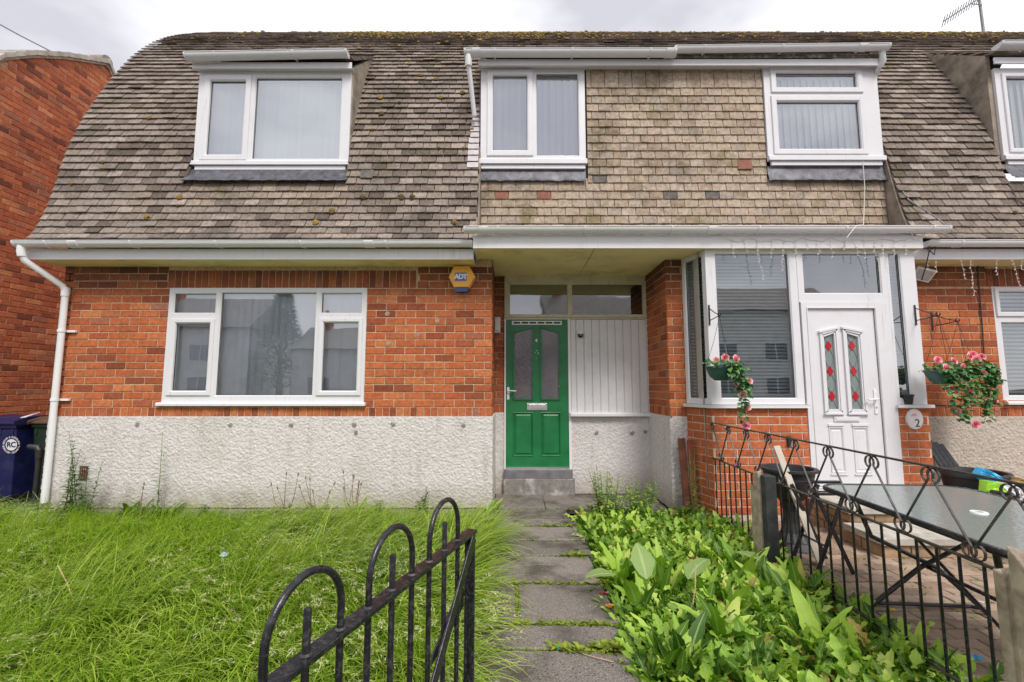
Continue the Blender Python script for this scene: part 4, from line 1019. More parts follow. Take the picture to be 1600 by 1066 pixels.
# ================================================================== NEIGHBOUR (gable end on the left)
N_ = empty('neighbouring_house', (-7.2, 0, 0), 'dark red brick gable end with curved stone coping behind the blue bin', 'house')
NP = [(-.33,2.96),(-.12,3.95),(.1,4.72),(.4,5.5),(.73,6.02),(1.12,6.37),(1.58,6.70),(2.11,7.02),(2.30,7.13),(2.5,6.9),(2.9,6.3),(3.6,5.4),(4.2,4.6),(4.8,3.2)]
def ntop(y):
    for a, b in zip(NP[:-1], NP[1:]):
        if a[0] <= y <= b[0]: return a[1]+(b[1]-a[1])*(y-a[0])/(b[0]-a[0])
    return 2.9
nb = MB(); bricks(nb, (-7.2,0,0), (0,1,0), (1,0,0), -.3, 4.6, 0, 7.1, course=.084, top=lambda y: ntop(y)-.09)
obj('brickwork', nb, m_brick2, N_)
nm_ = MB(); poly = [(-.33,0)]+[(a, b-.06) for a, b in NP]+[(4.8,0)]; nm_.prismx(poly, -11.5, -7.2); obj('mortar', nm_, m_mortar, N_)
cn = MB()
for a, b in zip(NP[:-1], NP[1:]):
    n = max(1, int(math.hypot(b[0]-a[0], b[1]-a[1])/.16))
    for i in range(n):
        t0, t1 = i/n, (i+1)/n+.02
        p = (a[0]+(b[0]-a[0])*t0, a[1]+(b[1]-a[1])*t0); q = (a[0]+(b[0]-a[0])*t1, a[1]+(b[1]-a[1])*t1); k = rnd.uniform(0, .01)
        cn.prismx([(p[0], p[1]-.05), (q[0], q[1]-.06), (q[0], q[1]+.005+k), (p[0], p[1]+.025+k)], -11.5, -7.2+.06+rnd.uniform(-.006,.006))
obj('verge_tiles', cn, m_conc, N_)
un = MB()
for a, b in zip(NP[:-1], NP[1:]): un.prismx([(a[0], a[1]-.10), (b[0], b[1]-.10), (b[0], b[1]-.052), (a[0], a[1]-.052)], -7.22, -7.2+.035)
obj('undercloak', un, simple('verge_mortar', (.42,.36,.27), .95, .3, 20, bump=.5), N_)
rt = MB(); rt.tube([(-9,2.30,7.10),(-7.17,2.30,7.10)], .11, 14); obj('ridge_tile', rt, m_cheek, N_, smooth=True)

# ================================================================== THINGS ON AND AROUND THE HOUSE
# alarm box
c = at(722.5, 434, -.05)
AB = empty('alarm_box', (c.x, 0, c.z), 'yellow hexagonal alarm box under the eaves beside the entrance recess', 'alarm box')
hx = [(-.150,.0),(-.092,.128),(.078,.128),(.148,.0),(.080,-.118),(-.088,-.118)]
m = MB(); m.prism([(c.x+a, c.z+b) for a, b in hx], -.075, -.012); m.prism([(c.x+a*.93, c.z+b*.93) for a, b in hx], -.088, -.075)
obj('casing', m, m_yellow, AB, bevel=.006)
m = MB(); m.prism([(c.x-.08,c.z-.118),(c.x+.072,c.z-.118),(c.x+.058,c.z-.165),(c.x-.066,c.z-.165)], -.082, -.015); obj('strobe_lens', m, m_navy, AB, bevel=.006)
m = MB(); m.box(c.x-.082, c.x+.052, -.091, -.0885, c.z-.048, c.z+.05); bd_ = obj('badge', m, m_blue, AB)
vs, fs = text_mesh('ADT', .078, m_white, (c.x-.014, -.0925, c.z), None, 't', extr=.0012, bold=.0035, spacing=.86)
m = MB(); m.add(vs, fs); obj('lettering', m, m_white, bd_)
for i in range(5):
    pass
m = MB()
for s_ in (-1, 1):
    for i in range(7): m.box(c.x+s_*(.135-i*.0075)-.004, c.x+s_*(.135-i*.0075)+.004, -.0765, -.070, c.z-.02-i*.014, c.z-.012-i*.014)
obj('louvres', m, m_navy, AB)
# security camera
c = at(907, 521, YR-.03)
SC_ = empty('security_camera', (c.x, YR, c.z), 'small white and black dome camera on the white boarding', 'camera')
m = MB(); m.lathe([(0,.036),(.034,.036),(.042,.028),(.043,.0),(.040,-.012)], c, 20); m.box(c.x-.02, c.x+.02, YR-.03, YR+.002, c.z, c.z+.03); obj('housing', m, m_white, SC_, smooth=True)
m = MB(); m.lathe([(.037,-.012),(.037,-.026),(.030,-.044),(.016,-.056),(0,-.060)], c, 20); obj('dome', m, m_blackp, SC_, smooth=True)
m = MB()
for k in (-.012, 0, .012): m.lathe([(0,.003),(.004,.003),(.004,-.003),(0,-.003)], (c.x+k, c.y-.037, c.z-.028), 8)
obj('lens', m, m_white, SC_)
m = MB(); m.tube([(c.x,YR-.004,c.z+.03),(c.x+.005,YR-.004,c.z+.10),(c.x-.07,YR-.004,c.z+.19),(c.x-.10,YR-.004,2.262)], .0018, 5); prop(obj('camera_cable', m, m_wirew, SC_))
# meter box in recess
m = MB(); m.box(-.232, -.155, .70, .79, 2.07, 2.285); mb_ = obj('box_body', m, m_wood_w, None, bevel=.006); bpy.data.objects.remove(mb_)
MBX = empty('meter_box', (-.19, .79, 2.17), 'narrow white meter box on the brick strip left of the green door', 'meter box')
obj('casing', m, m_wood_w, MBX, bevel=.008); m = MB(); m.box(-.225, -.162, .685, .70, 2.10, 2.26); obj('cover', m, m_white, MBX, bevel=.006)
# floodlight
FL = empty('floodlight', (4.70, -.05, 2.70), 'grey and white floodlight under the gutter right of the porch', 'floodlight')
m = MB(); R0 = Matrix.Translation((4.70,-.14,2.635)) @ Matrix.Rotation(math.radians(14),4,'Y') @ Matrix.Rotation(math.radians(38),4,'X')
m.T = R0; m.box(-.105,.105,0,.035,-.075,.075); obj('body', m, m_white, FL, bevel=.004)
m = MB(R0); m.box(-.088,.088,-.004,0.0,-.058,.058); obj('lens', m, m_silverp, FL)
m = MB(); m.tube([(4.70,-.10,2.65),(4.70,-.05,2.72),(4.70,-.0,2.72)], .008, 6); obj('bracket', m, m_blackp, FL)
# number plaque
c = Vector((4.205, YP-.012, 1.03))
PLQ = empty('number_plaque', c, 'oval white ceramic plaque reading 2 on the brick pier right of the porch door', 'plaque')
def oval(cx, cz, a, b, y0, y1, n=32): return [(cx+a*math.cos(2*math.pi*k/n), cz+b*math.sin(2*math.pi*k/n)) for k in range(n)]
m = MB(); m.prism(oval(c.x,c.z,.084,.104,0,0), YP-.024, YP-.008); m.prism(oval(c.x,c.z,.072,.092,0,0), YP-.028, YP-.024); obj('plate', m, simple('glazed_ceramic', (.78,.76,.76), .15, .03, 9), PLQ, bevel=.004)
text_obj('2', .115, m_blackp, (c.x+.018, YP-.0295, c.z-.045), PLQ, 'number', extr=.001)
m = MB()
for a, b, r in [(-.02,.045,.012),(.0,.052,.009),(-.035,.035,.008),(-.01,.03,.009),(.012,.04,.007)]: m.prism(oval(c.x+a,c.z+b,r,r,0,0,10), YP-.0300, YP-.0285)
obj('flower_motif', m, m_pink, PLQ)
# small pot on the porch sill
c = Vector((4.165, YP-.005, 1.180)); m = MB(); m.lathe([(0,0),(.036,0),(.050,.088),(.056,.088),(.056,.105),(.050,.105),(.046,.09),(.034,.01),(0,.01)], c, 20)
prop(obj('plant_pot', m, m_blackp, None, smooth=True, origin=c), 'small empty black plant pot on the white porch sill', 'plant pot')
m = MB(); c = at(1233,690,YP-.02); m.box(c.x-.016,c.x+.016,YP-.035,YP-.008,c.z-.055,c.z+.055); prop(obj('wall_clip', m, m_blackp, None, bevel=.004, origin=(c.x,YP,c.z)), 'small black clip box on the porch brickwork left of the white door', 'clip')

# hanging brackets
def bracket(root_loc, tip_dy, label, h=.22):
    x, y, z = root_loc
    B = empty('hanging_bracket', root_loc, label, 'bracket', 'black iron hanging basket brackets')
    m = MB(); m.box(x-.008, x+.008, y-.007, y, z-h/2, z+h/2); obj('back_plate', m, m_black, B, bevel=.002)
    m = MB(); m.tube([(x,y-.004,z+.075),(x,y-tip_dy*.55,z+.005),(x,y-tip_dy,z-.04)], .005, 6); m.tube([(x,y-.004,z-.06),(x,y-tip_dy*.4,z-.055),(x,y-tip_dy,z-.04)], .005, 6)
    obj('arm', m, m_blackrust, B, smooth=True)
    m = MB(); cc = Vector((x, y-tip_dy, z-.04)); m.tube([cc+Vector((0, .022*math.cos(t), .022*math.sin(t)+.01)) for t in [math.radians(a) for a in range(-200, 100, 25)]], .005, 6); obj('hook', m, m_black, B, smooth=True)
    return cc
t1 = bracket((2.115, YP-.003, 2.13), .24, 'black iron bracket on the left corner post of the porch')
t2 = bracket((4.325, YP-.003, 2.13), .26, 'black iron bracket on the right post of the porch')
t3 = bracket((4.865, -.01, 2.12), .30, 'black iron bracket on the brick wall right of the porch')

# leaf batches ------------------------------------------------------
def leaves(name, base, az_, el0, el1, L, Wd, kind, mat, parent=None, rows=8, fold=.25, wave=0.0, side=None):
    "many curved leaves at once; el0/el1: elevation at base and tip (radians)"
    n = len(L); R = rows; t = np.linspace(0, 1, R)
    base = np.asarray(base, float); az_ = np.asarray(az_); el0 = np.asarray(el0); el1 = np.asarray(el1); L = np.asarray(L); Wd = np.asarray(Wd)
    el = el0[:,None]+(el1-el0)[:,None]*t[None,:]
    ds = L[:,None]/(R-1)
    h = np.cumsum(np.cos(el)*ds, 1)-np.cos(el[:,:1])*ds; v = np.cumsum(np.sin(el)*ds, 1)-np.sin(el[:,:1])*ds
    dx = np.cos(az_)[:,None]; dy = np.sin(az_)[:,None]
    P = np.stack([base[:,0:1]+h*dx, base[:,1:2]+h*dy, base[:,2:3]+v], -1)
    if kind == 'blade': w = np.clip(1-t, 0, 1)**.55*np.clip(.45+t*2.2, 0, 1); w = np.tile(w, (n, 1))
    elif kind == 'dandelion':
        w = (.16+.84*np.clip(t*1.25, 0, 1)**1.3)*(1-np.clip((t-.72)/.28, 0, 1)**2.2); w = np.tile(w, (n, 1))
        tooth = np.array([.42,.72,1.0])[np.arange(R) % 3]; tooth[-4:] = [.8,1,.9,.7]; w = w*(tooth[None,:]*npr.uniform(.75, 1.15, (n, R))); w[:,-1] = .03
    elif kind == 'dock': w = np.sin(np.pi*np.clip(t*.97, 0.001, 1)**.8)**.9; w = np.tile(w, (n, 1))*npr.uniform(.88, 1.1, (n, R)); w[:,0] = .08
    elif kind == 'ivy': w = np.interp(t, [0,.12,.35,.5,.62,.8,1], [.1,.9,.75,1,.6,.4,.02]); w = np.tile(w, (n, 1))
    else: w = np.tile(np.sin(np.pi*np.clip(t, .02, .98))**.8, (n, 1))
    w = w*Wd[:,None]/2
    sx = -np.sin(az_)[:,None]; sy = np.cos(az_)[:,None]
    if side is not None:
        ca = np.cos(side)[:,None]; sa = np.sin(side)[:,None]
    else: ca = 1.0; sa = 0.0
    up = fold*w
    # frame: side vector s, local up u
    ux = -np.sin(el)*dx; uy = -np.sin(el)*dy; uz = np.cos(el)
    Sx = sx*ca+ux*sa; Sy = sy*ca+uy*sa; Sz = uz*sa
    Ux = ux*ca-sx*sa; Uy = uy*ca-sy*sa; Uz = uz*ca
    wv = wave*Wd[:,None]*npr.uniform(-1, 1, (n, R)); wv2 = wave*Wd[:,None]*npr.uniform(-1, 1, (n, R))
    Lf = np.stack([P[...,0]+Sx*w+Ux*(up+wv), P[...,1]+Sy*w+Uy*(up+wv), P[...,2]+Sz*w+Uz*(up+wv)], -1)
    Rt = np.stack([P[...,0]-Sx*w+Ux*(up+wv2), P[...,1]-Sy*w+Uy*(up+wv2), P[...,2]-Sz*w+Uz*(up+wv2)], -1)
    if kind == 'blade':
        V = np.stack([Lf, Rt], 2).reshape(-1, 3); b = (np.arange(n)*R*2)[:,None]+np.arange(R-1)[None,:]*2
        Fq = np.stack([b, b+1, b+3, b+2], -1).reshape(-1, 4); hh = np.repeat(np.tile(t, n), 2)
    else:
        V = np.stack([Lf, P, Rt], 2).reshape(-1, 3); b = (np.arange(n)*R*3)[:,None]+np.arange(R-1)[None,:]*3
        Fq = np.concatenate([np.stack([b, b+1, b+4, b+3], -1), np.stack([b+1, b+2, b+5, b+4], -1)], 1).reshape(-1, 4); hh = np.repeat(np.tile(t, n), 3)
    rb_ = np.zeros(len(V))
    if kind != 'blade': rb_[1::3] = 1
    return V, Fq, np.stack([hh, rb_], 1)
def leaf_obj(name, parts, mat, parent=None, smooth=True, label=None, cat=None, kind=None, group=None):
    Vs, Fs, Hs, o = [], [], [], 0
    for V, Fq, hh in parts: Vs.append(V); Fs.append(Fq+o); Hs.append(hh); o += len(V)
    ob = np_obj(name, np.concatenate(Vs), np.concatenate(Fs), mat, parent, smooth, {'h': np.concatenate(Hs)[:,0], 'rib': np.concatenate(Hs)[:,1]})
    return prop(ob, label, cat, group, kind)
U_ = npr.uniform

# hanging baskets
def rose(mb, c, r, nrm):
    nrm = Vector(nrm).normalized(); q = nrm.to_track_quat('Z', 'Y').to_matrix().to_4x4(); T = Matrix.Translation(c) @ q
    mb.T = T
    for lay, (rr, hh, op) in enumerate([(1.0,.35,.95),(.75,.55,.7),(.5,.7,.45),(.26,.75,.25)]):
        n = 5; ph = lay*.6+rnd.random()
        for k in range(n):
            a0 = ph+2*math.pi*k/n; wd = 2*math.pi/n*.66; vs = []
            for i in range(3):
                for j in range(4):
                    a = a0+(j/3-.5)*2*wd*(.55+.45*math.sin(math.pi*(i/2*.7+.15))); u = i/2
                    R_ = r*(.12+(rr-.12)*u**.8)*(1+.06*math.sin(j*2)); Z = r*(-.3+hh*u*(1.1-.25*u*op)+ (0.0))
                    vs.append((R_*math.cos(a), R_*math.sin(a), Z+r*.06*rnd.random()))
            mb.add(vs, [(i*4+j, i*4+j+1, i*4+j+5, i*4+j+4) for i in range(2) for j in range(3)])
    mb.T = None
def basket(hook, drop, label, trails, roses, seed, spread):
    r0 = random.Random(seed); c = Vector((hook.x, hook.y, hook.z-.02-drop)); R = .155
    B = empty('hanging_basket', c, label, 'hanging basket', 'hanging baskets of artificial roses')
    m = MB(); m.lathe([(0,-.125),(.075,-.122),(.118,-.08),(.145,-.02),(.150,.0),(.160,.0),(.160,.018),(.142,.018),(.132,-.02),(.10,-.08),(0,-.10)], c, 28); obj('bowl', m, m_basket, B, smooth=True)
    for k in range(3):
        a = 2*math.pi*k/3+.5; m = MB(); m.tube([c+Vector((.152*math.cos(a), .152*math.sin(a), .015)), c+Vector((.07*math.cos(a), .07*math.sin(a), drop*.5)), Vector((hook.x, hook.y, hook.z-.01))], .0022, 5); obj('chain', m, m_wire, B)
    base, azs, e0, e1, Ls, Ws, sd_ = [], [], [], [], [], [], []
    def leaf_at(p, s=1.0):
        base.append(p); azs.append(-math.pi/2+r0.uniform(-1.5,1.5)); e0.append(r0.uniform(-.5,.5)); e1.append(r0.uniform(-1.3,-.3)); Ls.append(r0.uniform(.04,.065)*s); Ws.append(r0.uniform(.035,.055)*s); sd_.append(r0.uniform(-.6,.6))
    for k in range(60):
        a = r0.uniform(0, 2*math.pi); rr = R*math.sqrt(r0.random())*1.15
        leaf_at((c.x+rr*math.cos(a), c.y+rr*math.sin(a), c.z+.02+r0.uniform(0,.07)))
    st = MB()
    for (dx, ln, dxe) in trails:
        p = Vector((c.x+dx, c.y-.13+abs(dx)*.3, c.z+.02)); pts = [p.copy()]; n = 14
        for i in range(n):
            u = (i+1)/n; q = Vector((c.x+dx+(dxe-dx)*u+r0.uniform(-.012,.012), p.y-.03*math.sin(u*3)-.02, c.z+.04-ln*u)); pts.append(q)
            for _ in range(4): leaf_at((q.x+r0.uniform(-.035,.035), q.y+r0.uniform(-.04,.02), q.z+r0.uniform(-.02,.03)))
        st.tube(pts, .002, 4)
    obj('stems', st, m_greenstem, B)
    leaf_obj('ivy_foliage', [leaves('', base, azs, e0, e1, np.array(Ls), np.array(Ws), 'ivy', None, rows=7, fold=.3, side=np.array(sd_))], m_ivy, B)
    for (dx, dz, dy) in roses:
        m = MB(); rose(m, c+Vector((dx, dy, dz)), r0.uniform(.036,.047), (r0.uniform(-.5,.5), -1, r0.uniform(-.1,.7))); obj('rose', m, m_pink, B)
basket(t1, .52, 'hanging basket with one long trail of pink roses in front of the porch window', [(.06,.25,.08),(.09,.46,.13),(.10,.58,.10),(.12,.34,.16),(.02,.14,.03)],
       [(-.09,.07,-.08),(-.01,.10,-.10),(.10,.09,-.10),(.07,-.16,-.17),(.20,-.13,-.12),(.10,-.26,-.18),(.15,-.38,-.17),(.13,-.56,-.16)], 3, 0)
basket(t2, .56, 'fuller hanging basket with pink roses, just right of the porch post', [(-.10,.20,-.13),(-.06,.42,-.10),(.0,.5,-.04),(.05,.52,.02),(.1,.3,.12)],
       [(-.12,.12,-.08),(-.10,.04,-.14),(.02,.11,-.10),(.05,.05,-.15),(-.02,-.10,-.17),(-.08,-.18,-.17),(.06,-.19,-.17),(-.07,-.38,-.17),(.10,-.50,-.17)], 5, 0)
basket(t3, .50, 'rear hanging basket of pink roses against the brick wall, beside the black cable', [(.10,.25,.14),(.14,.40,.16),(.05,.52,.05),(.12,.5,.10),(.16,.2,.22),(-.05,.4,-.05),(.0,.60,.02)],
       [(.0,.13,-.10),(.05,.15,-.08),(.10,.12,-.12),(.02,.09,-.14),(.13,-.07,-.14),(.05,-.05,-.17),(.19,-.15,-.12),(.06,-.24,-.17),(.17,-.33,-.14),(.15,-.10,-.15),(.0,-.20,-.17)], 8, 0)

# wires and fairy lights
def wire(name, pts, r, mat, label, cat, parent=None):
    m = MB(); m.tube(pts, r, 6); o = obj(name, m, mat, parent, smooth=True)
    if label: prop(o, label, cat)
    return o
wire('cable', [at(1348,252,-.10), at(1351,290,-.07), at(1350,330,-.07), (ax(1349,352,-.1),-.10,3.24), (ax(1340,375,-.60),-.60,3.05), (ax(1325,395,-.60),-.60,2.92), (ax(1318,408,-.42),-.42,2.84)], .0045, m_wirew, 'thin white cable dropping from the right dormer window over the canopy gutter', 'cable')
wire('cable', [(4.47,-.10,3.84),(4.50,-.14,3.70),(4.55,-.20,3.50),(4.63,-.28,3.36),(4.72,-.33,3.24),(4.80,-.42,3.05)], .009, m_alu, 'grey cable curling down the tiles below the right dormer', 'cable')
wire('cable', [(5.78,-.12,3.78),(5.80,-.20,3.5),(5.9,-.30,3.3),(6.1,-.42,3.0)], .006, m_wire, 'dark cable on the tiles below the far right dormer', 'cable')
wire('cable', [at(1527,395,-.03),at(1529,440,-.02),at(1534,500,-.02),at(1538,560,-.02),at(1541,600,-.02),at(1540,618,-.02),at(1532,630,-.02),at(1512,634,-.02),at(1460,633,-.02)], .007, m_wire, 'black cable running down the brick wall between basket and right window', 'cable')
wire('cable', [at(1455,378,-.42),at(1450,390,-.42),at(1460,398,-.40),at(1462,385,-.40),at(1452,392,-.38),at(1447,415,-.32),at(1440,438,-.25)], .006, m_wire, 'tangled black cable looped round the gutter end above the floodlight', 'cable')
wire('telephone_wire', [at(-80,-5,-.6),at(-30,22,.4),at(30,55,1.4),at(112,97,2.5)], .010, m_alu, 'thin telephone wire crossing the sky to the left gable', 'wire')
IL = empty('icicle_lights', (3.2, -.50, 2.9), 'unlit white icicle light string draped along the canopy fascia', 'string lights')
m = MB(); bl_ = MB(); pts = []; x = 2.28; i = 0
while x < 4.40:
    pts.append((x, -.476, 2.965-.035*abs(math.sin(i*.55))-rnd.uniform(0,.02))); x += .05; i += 1
m.tube(pts, .0025, 5); x = 2.36
def icicle(m, bl_, x, y, z, ln):
    q = [(x,y,z)]; k = 0
    while ln > 0:
        d = rnd.uniform(.03,.06); q.append((q[-1][0]+rnd.uniform(-.016,.016), q[-1][1]+rnd.uniform(-.006,.004), q[-1][2]-d)); ln -= d
        p = q[-1]; s_ = rnd.choice((-1,1)); bl_.tube([p, (p[0]+s_*.02, p[1]-.003, p[2]-.012)], [.0035,.002], 5)
    m.tube(q, .0020, 4)
while x < 4.36: icicle(m, bl_, x, -.478, 2.945, rnd.choice((.10,.16,.2,.3,.44,.36,.14))); x += rnd.uniform(.09,.16)
obj('cord', m, m_wirew, IL); obj('bulbs', bl_, m_white, IL)
IL = empty('icicle_lights', (5.2, -.32, 2.8), 'shorter icicle lights hanging below the gutter at the right edge', 'string lights')
m = MB(); bl_ = MB(); m.tube([(4.45+.1*i, -.31, 2.80-.02*abs(math.sin(i))) for i in range(16)], .0025, 5)
for (px, ln) in [(1450,.10),(1462,.16),(1500,.2),(1518,.42),(1556,.18),(1580,.34),(1596,.1)]:
    icicle(m, bl_, ax(px,410,-.31), -.312, 2.79, ln)
obj('cord', m, m_wirew, IL); obj('bulbs', bl_, m_white, IL)

# TV aerial on the ridge
AE = empty('television_aerial', (8.46, 2.33, 7.6), 'grey aerial on a thin mast above the right ridge', 'aerial')
m = MB(); m.tube([(8.46,2.33,7.5),(8.44,2.33,9.0)], .022, 8); obj('mast', m, m_alu, AE)
m = MB(); a = Vector((8.42,2.28,8.33)); b = Vector((7.42,2.0,7.62)); m.tube([a, b], .012, 6); m.tube([(8.45,2.3,8.2),(8.15,2.2,8.13)], .008, 5)
for i in range(15):
    p = a.lerp(b, i/14); m.tube([p+Vector((-.03,-.07,.05)), p+Vector((.03,.07,-.05))], .006, 4)
obj('boom', m, m_alu, AE)

# clay air brick and gully pipe
m = MB(); c = at(131,739,-.02); m.plate(c.x-.045,c.x+.045,c.z-.08,c.z+.075,-.028,.0,[(c.x-.03+.022*i,c.x-.018+.022*i,c.z-.06+.045*j,c.z-.03+.045*j) for i in range(3) for j in range(3)])
obj('air_brick', m, simple('old_clay', (.13,.05,.03), .9), H)
m = MB(); c = Vector((-5.63,.30,.0)); m.tube([(c.x,c.y,.0),(c.x,c.y,.56)], .028, 12); m.tube([(c.x,c.y,.52),(c.x,c.y,.62)], .036, 12); m.tube([(c.x,c.y,.60),(c.x-.03,c.y,.645),(c.x-.12,c.y-.02,.66)], [.036,.04,.03], 12)
prop(obj('waste_pipe', m, m_blackp, None, smooth=True, origin=(c.x,c.y,0)), 'short dark waste pipe with a bent top beside the white downpipe', 'pipe')

# wheelie bins
def bin_(x, y, matb, matl, label, h=1.0, w=.56):
    B = empty('wheelie_bin', (x, y, -.05), label, 'wheelie bin', 'wheelie bins in the side passage')
    zb = -.05; hw = w/2
    m = MB(); z0, z1 = zb+.05, zb+h-.1
    m.hexa([(x-hw*.78,y+.06,z0),(x+hw*.78,y+.06,z0),(x+hw*.78,y+.52,z0),(x-hw*.78,y+.52,z0),(x-hw*.97,y,z1),(x+hw*.97,y,z1),(x+hw*.97,y+.66,z1),(x-hw*.97,y+.66,z1)])
    m.box(x-hw, x+hw, y-.02, y+.68, z1-.0, z1+.05)
    for k in (-.5, -.17, .17, .5): m.box(x+hw*k*1.6-.012, x+hw*k*1.6+.012, y-.012, y+.02, z1-.09, z1)
    obj('body', m, matb, B, bevel=.012)
    m = MB(); m.prismx([(y-.05,z1+.05),(y-.05,z1+.085),(y+.1,z1+.125),(y+.45,z1+.14),(y+.7,z1+.11),(y+.72,z1+.05)], x-hw-.015, x+hw+.015); obj('lid', m, matl, B, bevel=.01)
    m = MB(); m.tube([(x-hw*.7,y+.73,z1+.06),(x+hw*.7,y+.73,z1+.06)], .016, 8); obj('handle', m, matl, B)
    for s_ in (-1, 1):
        m = MB(); m.tube([(x+s_*hw*.8,y+.6,zb+.1),(x+s_*hw*.97,y+.6,zb+.1)], .1, 16); obj('wheel', m, m_blackp, B)
    return B, z1
BX, BY = -6.42, .50
B1, z1 = bin_(BX, BY, m_binblue, m_binblue, 'blue wheelie bin with a white round crest at the left edge', h=1.0)
bin_(-5.80, .62, m_bingreen, m_binbrown, 'dark green wheelie bin with a brown lid squeezed behind the blue bin', h=1.0)
bc = at(19.5, 695, BY+.02); R_ = .095; m = MB()
yb = lambda z: BY+.06-(z-0)/(z1)*.06-.006
n = 32
m.add([(bc.x+R_*.74*math.cos(2*math.pi*k/n), yb(bc.z+R_*.74*math.sin(2*math.pi*k/n))-.001, bc.z+R_*.74*math.sin(2*math.pi*k/n)) for k in range(n)], [tuple(range(n))])
def arc_text(txt, R, a0, a1, size, flip):
    for i, ch in enumerate(txt):
        if ch == ' ': continue
        a = a0+(a1-a0)*i/(len(txt)-1)
        px_, pz_ = bc.x+R*math.cos(a), bc.z+R*math.sin(a)
        ang = a-math.pi/2 if not flip else a+math.pi/2
        vs, fs = text_mesh(ch, size, None, (0,0,0), None, 't', extr=.0004, rot=(0,0,ang), bold=.0006)
        m.add([(px_+v.x, yb(pz_+v.y)-.002-v.z, pz_+v.y) for v in vs], fs)
arc_text('REDCAR & CLEVELAND', R_*1.0, math.radians(172), math.radians(8), .031, False)
arc_text('BOROUGH COUNCIL', R_*1.04, math.radians(190), math.radians(350), .031, True)
LG = obj('crest', m, m_cardw, B1)
m = MB(); vs, fs = text_mesh('RC', .088, None, (0,0,0), None, 't', extr=.0004, rot=(0,0,0), bold=.003, spacing=.95)
m.add([(bc.x+v.x*1.0, yb(bc.z+v.y)-.003-v.z, bc.z+v.y) for v in vs], fs); obj('crest_initials', m, m_binblue, B1)
c = at(40, 651, BY-.02); m = MB(); m.hexa([(c.x-.05,BY-.03,z1+.13),(c.x+.02,BY-.03,z1+.14),(c.x+.05,BY+.1,z1+.19),(c.x-.0,BY+.1,z1+.17),(c.x-.05,BY-.03,z1+.14),(c.x+.02,BY-.03,z1+.15),(c.x+.05,BY+.1,z1+.20),(c.x-.0,BY+.1,z1+.18)]); 
prop(obj('litter', m, m_cardw, None, origin=(c.x,BY,z1+.14)), 'crumpled white scrap lying on the blue bin lid', 'litter')
# pale shrub twig above the bins
SH = empty('shrub', (-6.6, 1.9, 0), 'pale yellow green shrub leaning over behind the bins', 'shrub')
m = MB(); bs = []
for k in range(9):
    p = Vector((-6.75+rnd.uniform(-.1,.1), 2.0, 0)); q = p+Vector((rnd.uniform(.0,.45), rnd.uniform(-.4,.2), rnd.uniform(.9,1.18))); mid = p.lerp(q, .6)+Vector((-.05,0,.1)); m.tube([p, mid, q], [.012,.008,.003], 5)
    for _ in range(26): s_ = rnd.uniform(.55,1.02); c_ = p.lerp(q, s_); bs.append((c_.x+rnd.uniform(-.1,.1), c_.y+rnd.uniform(-.1,.1), c_.z+rnd.uniform(-.05,.07)))
obj('stem', m, m_brownstem, SH); n = len(bs)
leaf_obj('foliage', [leaves('', bs, U_(0,6.28,n), U_(-.3,.8,n), U_(-.8,.2,n), U_(.06,.12,n), U_(.02,.035,n), 'ell', None, rows=5)], m_seed, SH)

# red planks at the porch corner
m = MB(); m.obox((1.90,-.16,-.05),(1.868,-.13,.80),.075,.03,up=(0,1,0)); prop(obj('plank', m, m_redwood, None, bevel=.004, origin=(1.89,-.15,0)), 'darker red board, left one of the pair leaning at the porch corner', 'plank')
m = MB(); m.obox((1.965,-.20,-.05),(1.945,-.17,.79),.06,.028,up=(0,1,0)); prop(obj('plank', m, simple('red_board', (.23,.06,.03), .7, .3, 8, bump=.4), None, bevel=.004, origin=(1.95,-.18,0)), 'brighter red board touching the porch brickwork', 'plank')

# ================================================================== GATE
GT_ = empty('garden_gate', (-.148, -3.526, 0), 'black metal garden gate with hooped bars standing open in the long grass', 'gate')
gd = Vector((-.3066, -.952, 0)); GN = Vector((-.952, .3066, 0))
def gp(s, z, n=0): v = Vector((-.148, -3.526, 0))+gd*s+GN*n; v.z = z; return v
RZG = .842
m = MB(); m.obox(gp(-.012,RZG), gp(1.06,RZG), .040, .012, up=(0,0,1)); obj('top_rail', m, m_black, GT_, bevel=.0015)
m = MB(); m.obox(gp(-.012,.15), gp(1.06,.15), .040, .012, up=(0,0,1)); obj('bottom_rail', m, m_black, GT_, bevel=.0015)
m = MB(); m.obox(gp(-.0,.04), gp(-.0,RZG-.002), .030, .012, up=gd); m.obox(gp(.0,.04,.012), gp(.0,RZG-.002,.012), .012, .03, up=gd); obj('stile', m, m_black, GT_, bevel=.0015)
m = MB(); m.obox(gp(1.05,.04), gp(1.05,RZG-.002), .030, .03, up=gd); obj('stile', m, m_black, GT_, bevel=.0015)
def hoop(sa, sb):
    r = (sb-sa)/2; pts = [gp(sa, .10)]+[gp(sa, z) for z in (.4,.7,RZG+.02,1.0-r-.02)]
    for k in range(0, 19): t = math.pi-math.pi*k/18; pts.append(gp((sa+sb)/2+r*math.cos(t), 1.0-r+r*math.sin(t)))
    pts += [gp(sb, z) for z in (1.0-r-.02, RZG+.02, .7, .4, .1)]
    m = MB(); m.tube(pts, .0078, 14); obj('hoop', m, m_black, GT_, smooth=True)
for a in (.115, .315, .515, .715): pass
SB = [.115,.215,.315,.415,.513,.612,.711,.811,.913]
hoop(.115,.315); hoop(.415,.612); hoop(.711,.913)
for s_ in (.215,.513,.811):
    m = MB(); m.tube([gp(s_,.1),gp(s_,.5),gp(s_,.930),gp(s_,.934)], [.0078,.0078,.0078,.006], 14); obj('bar', m, m_black, GT_, smooth=True)
m = MB(); m.obox(gp(.01,.825,-.016), gp(.62,.17,-.016), .042, .007, up=GN); obj('brace', m, m_black, GT_, bevel=.001)
m = MB(); m.T = None
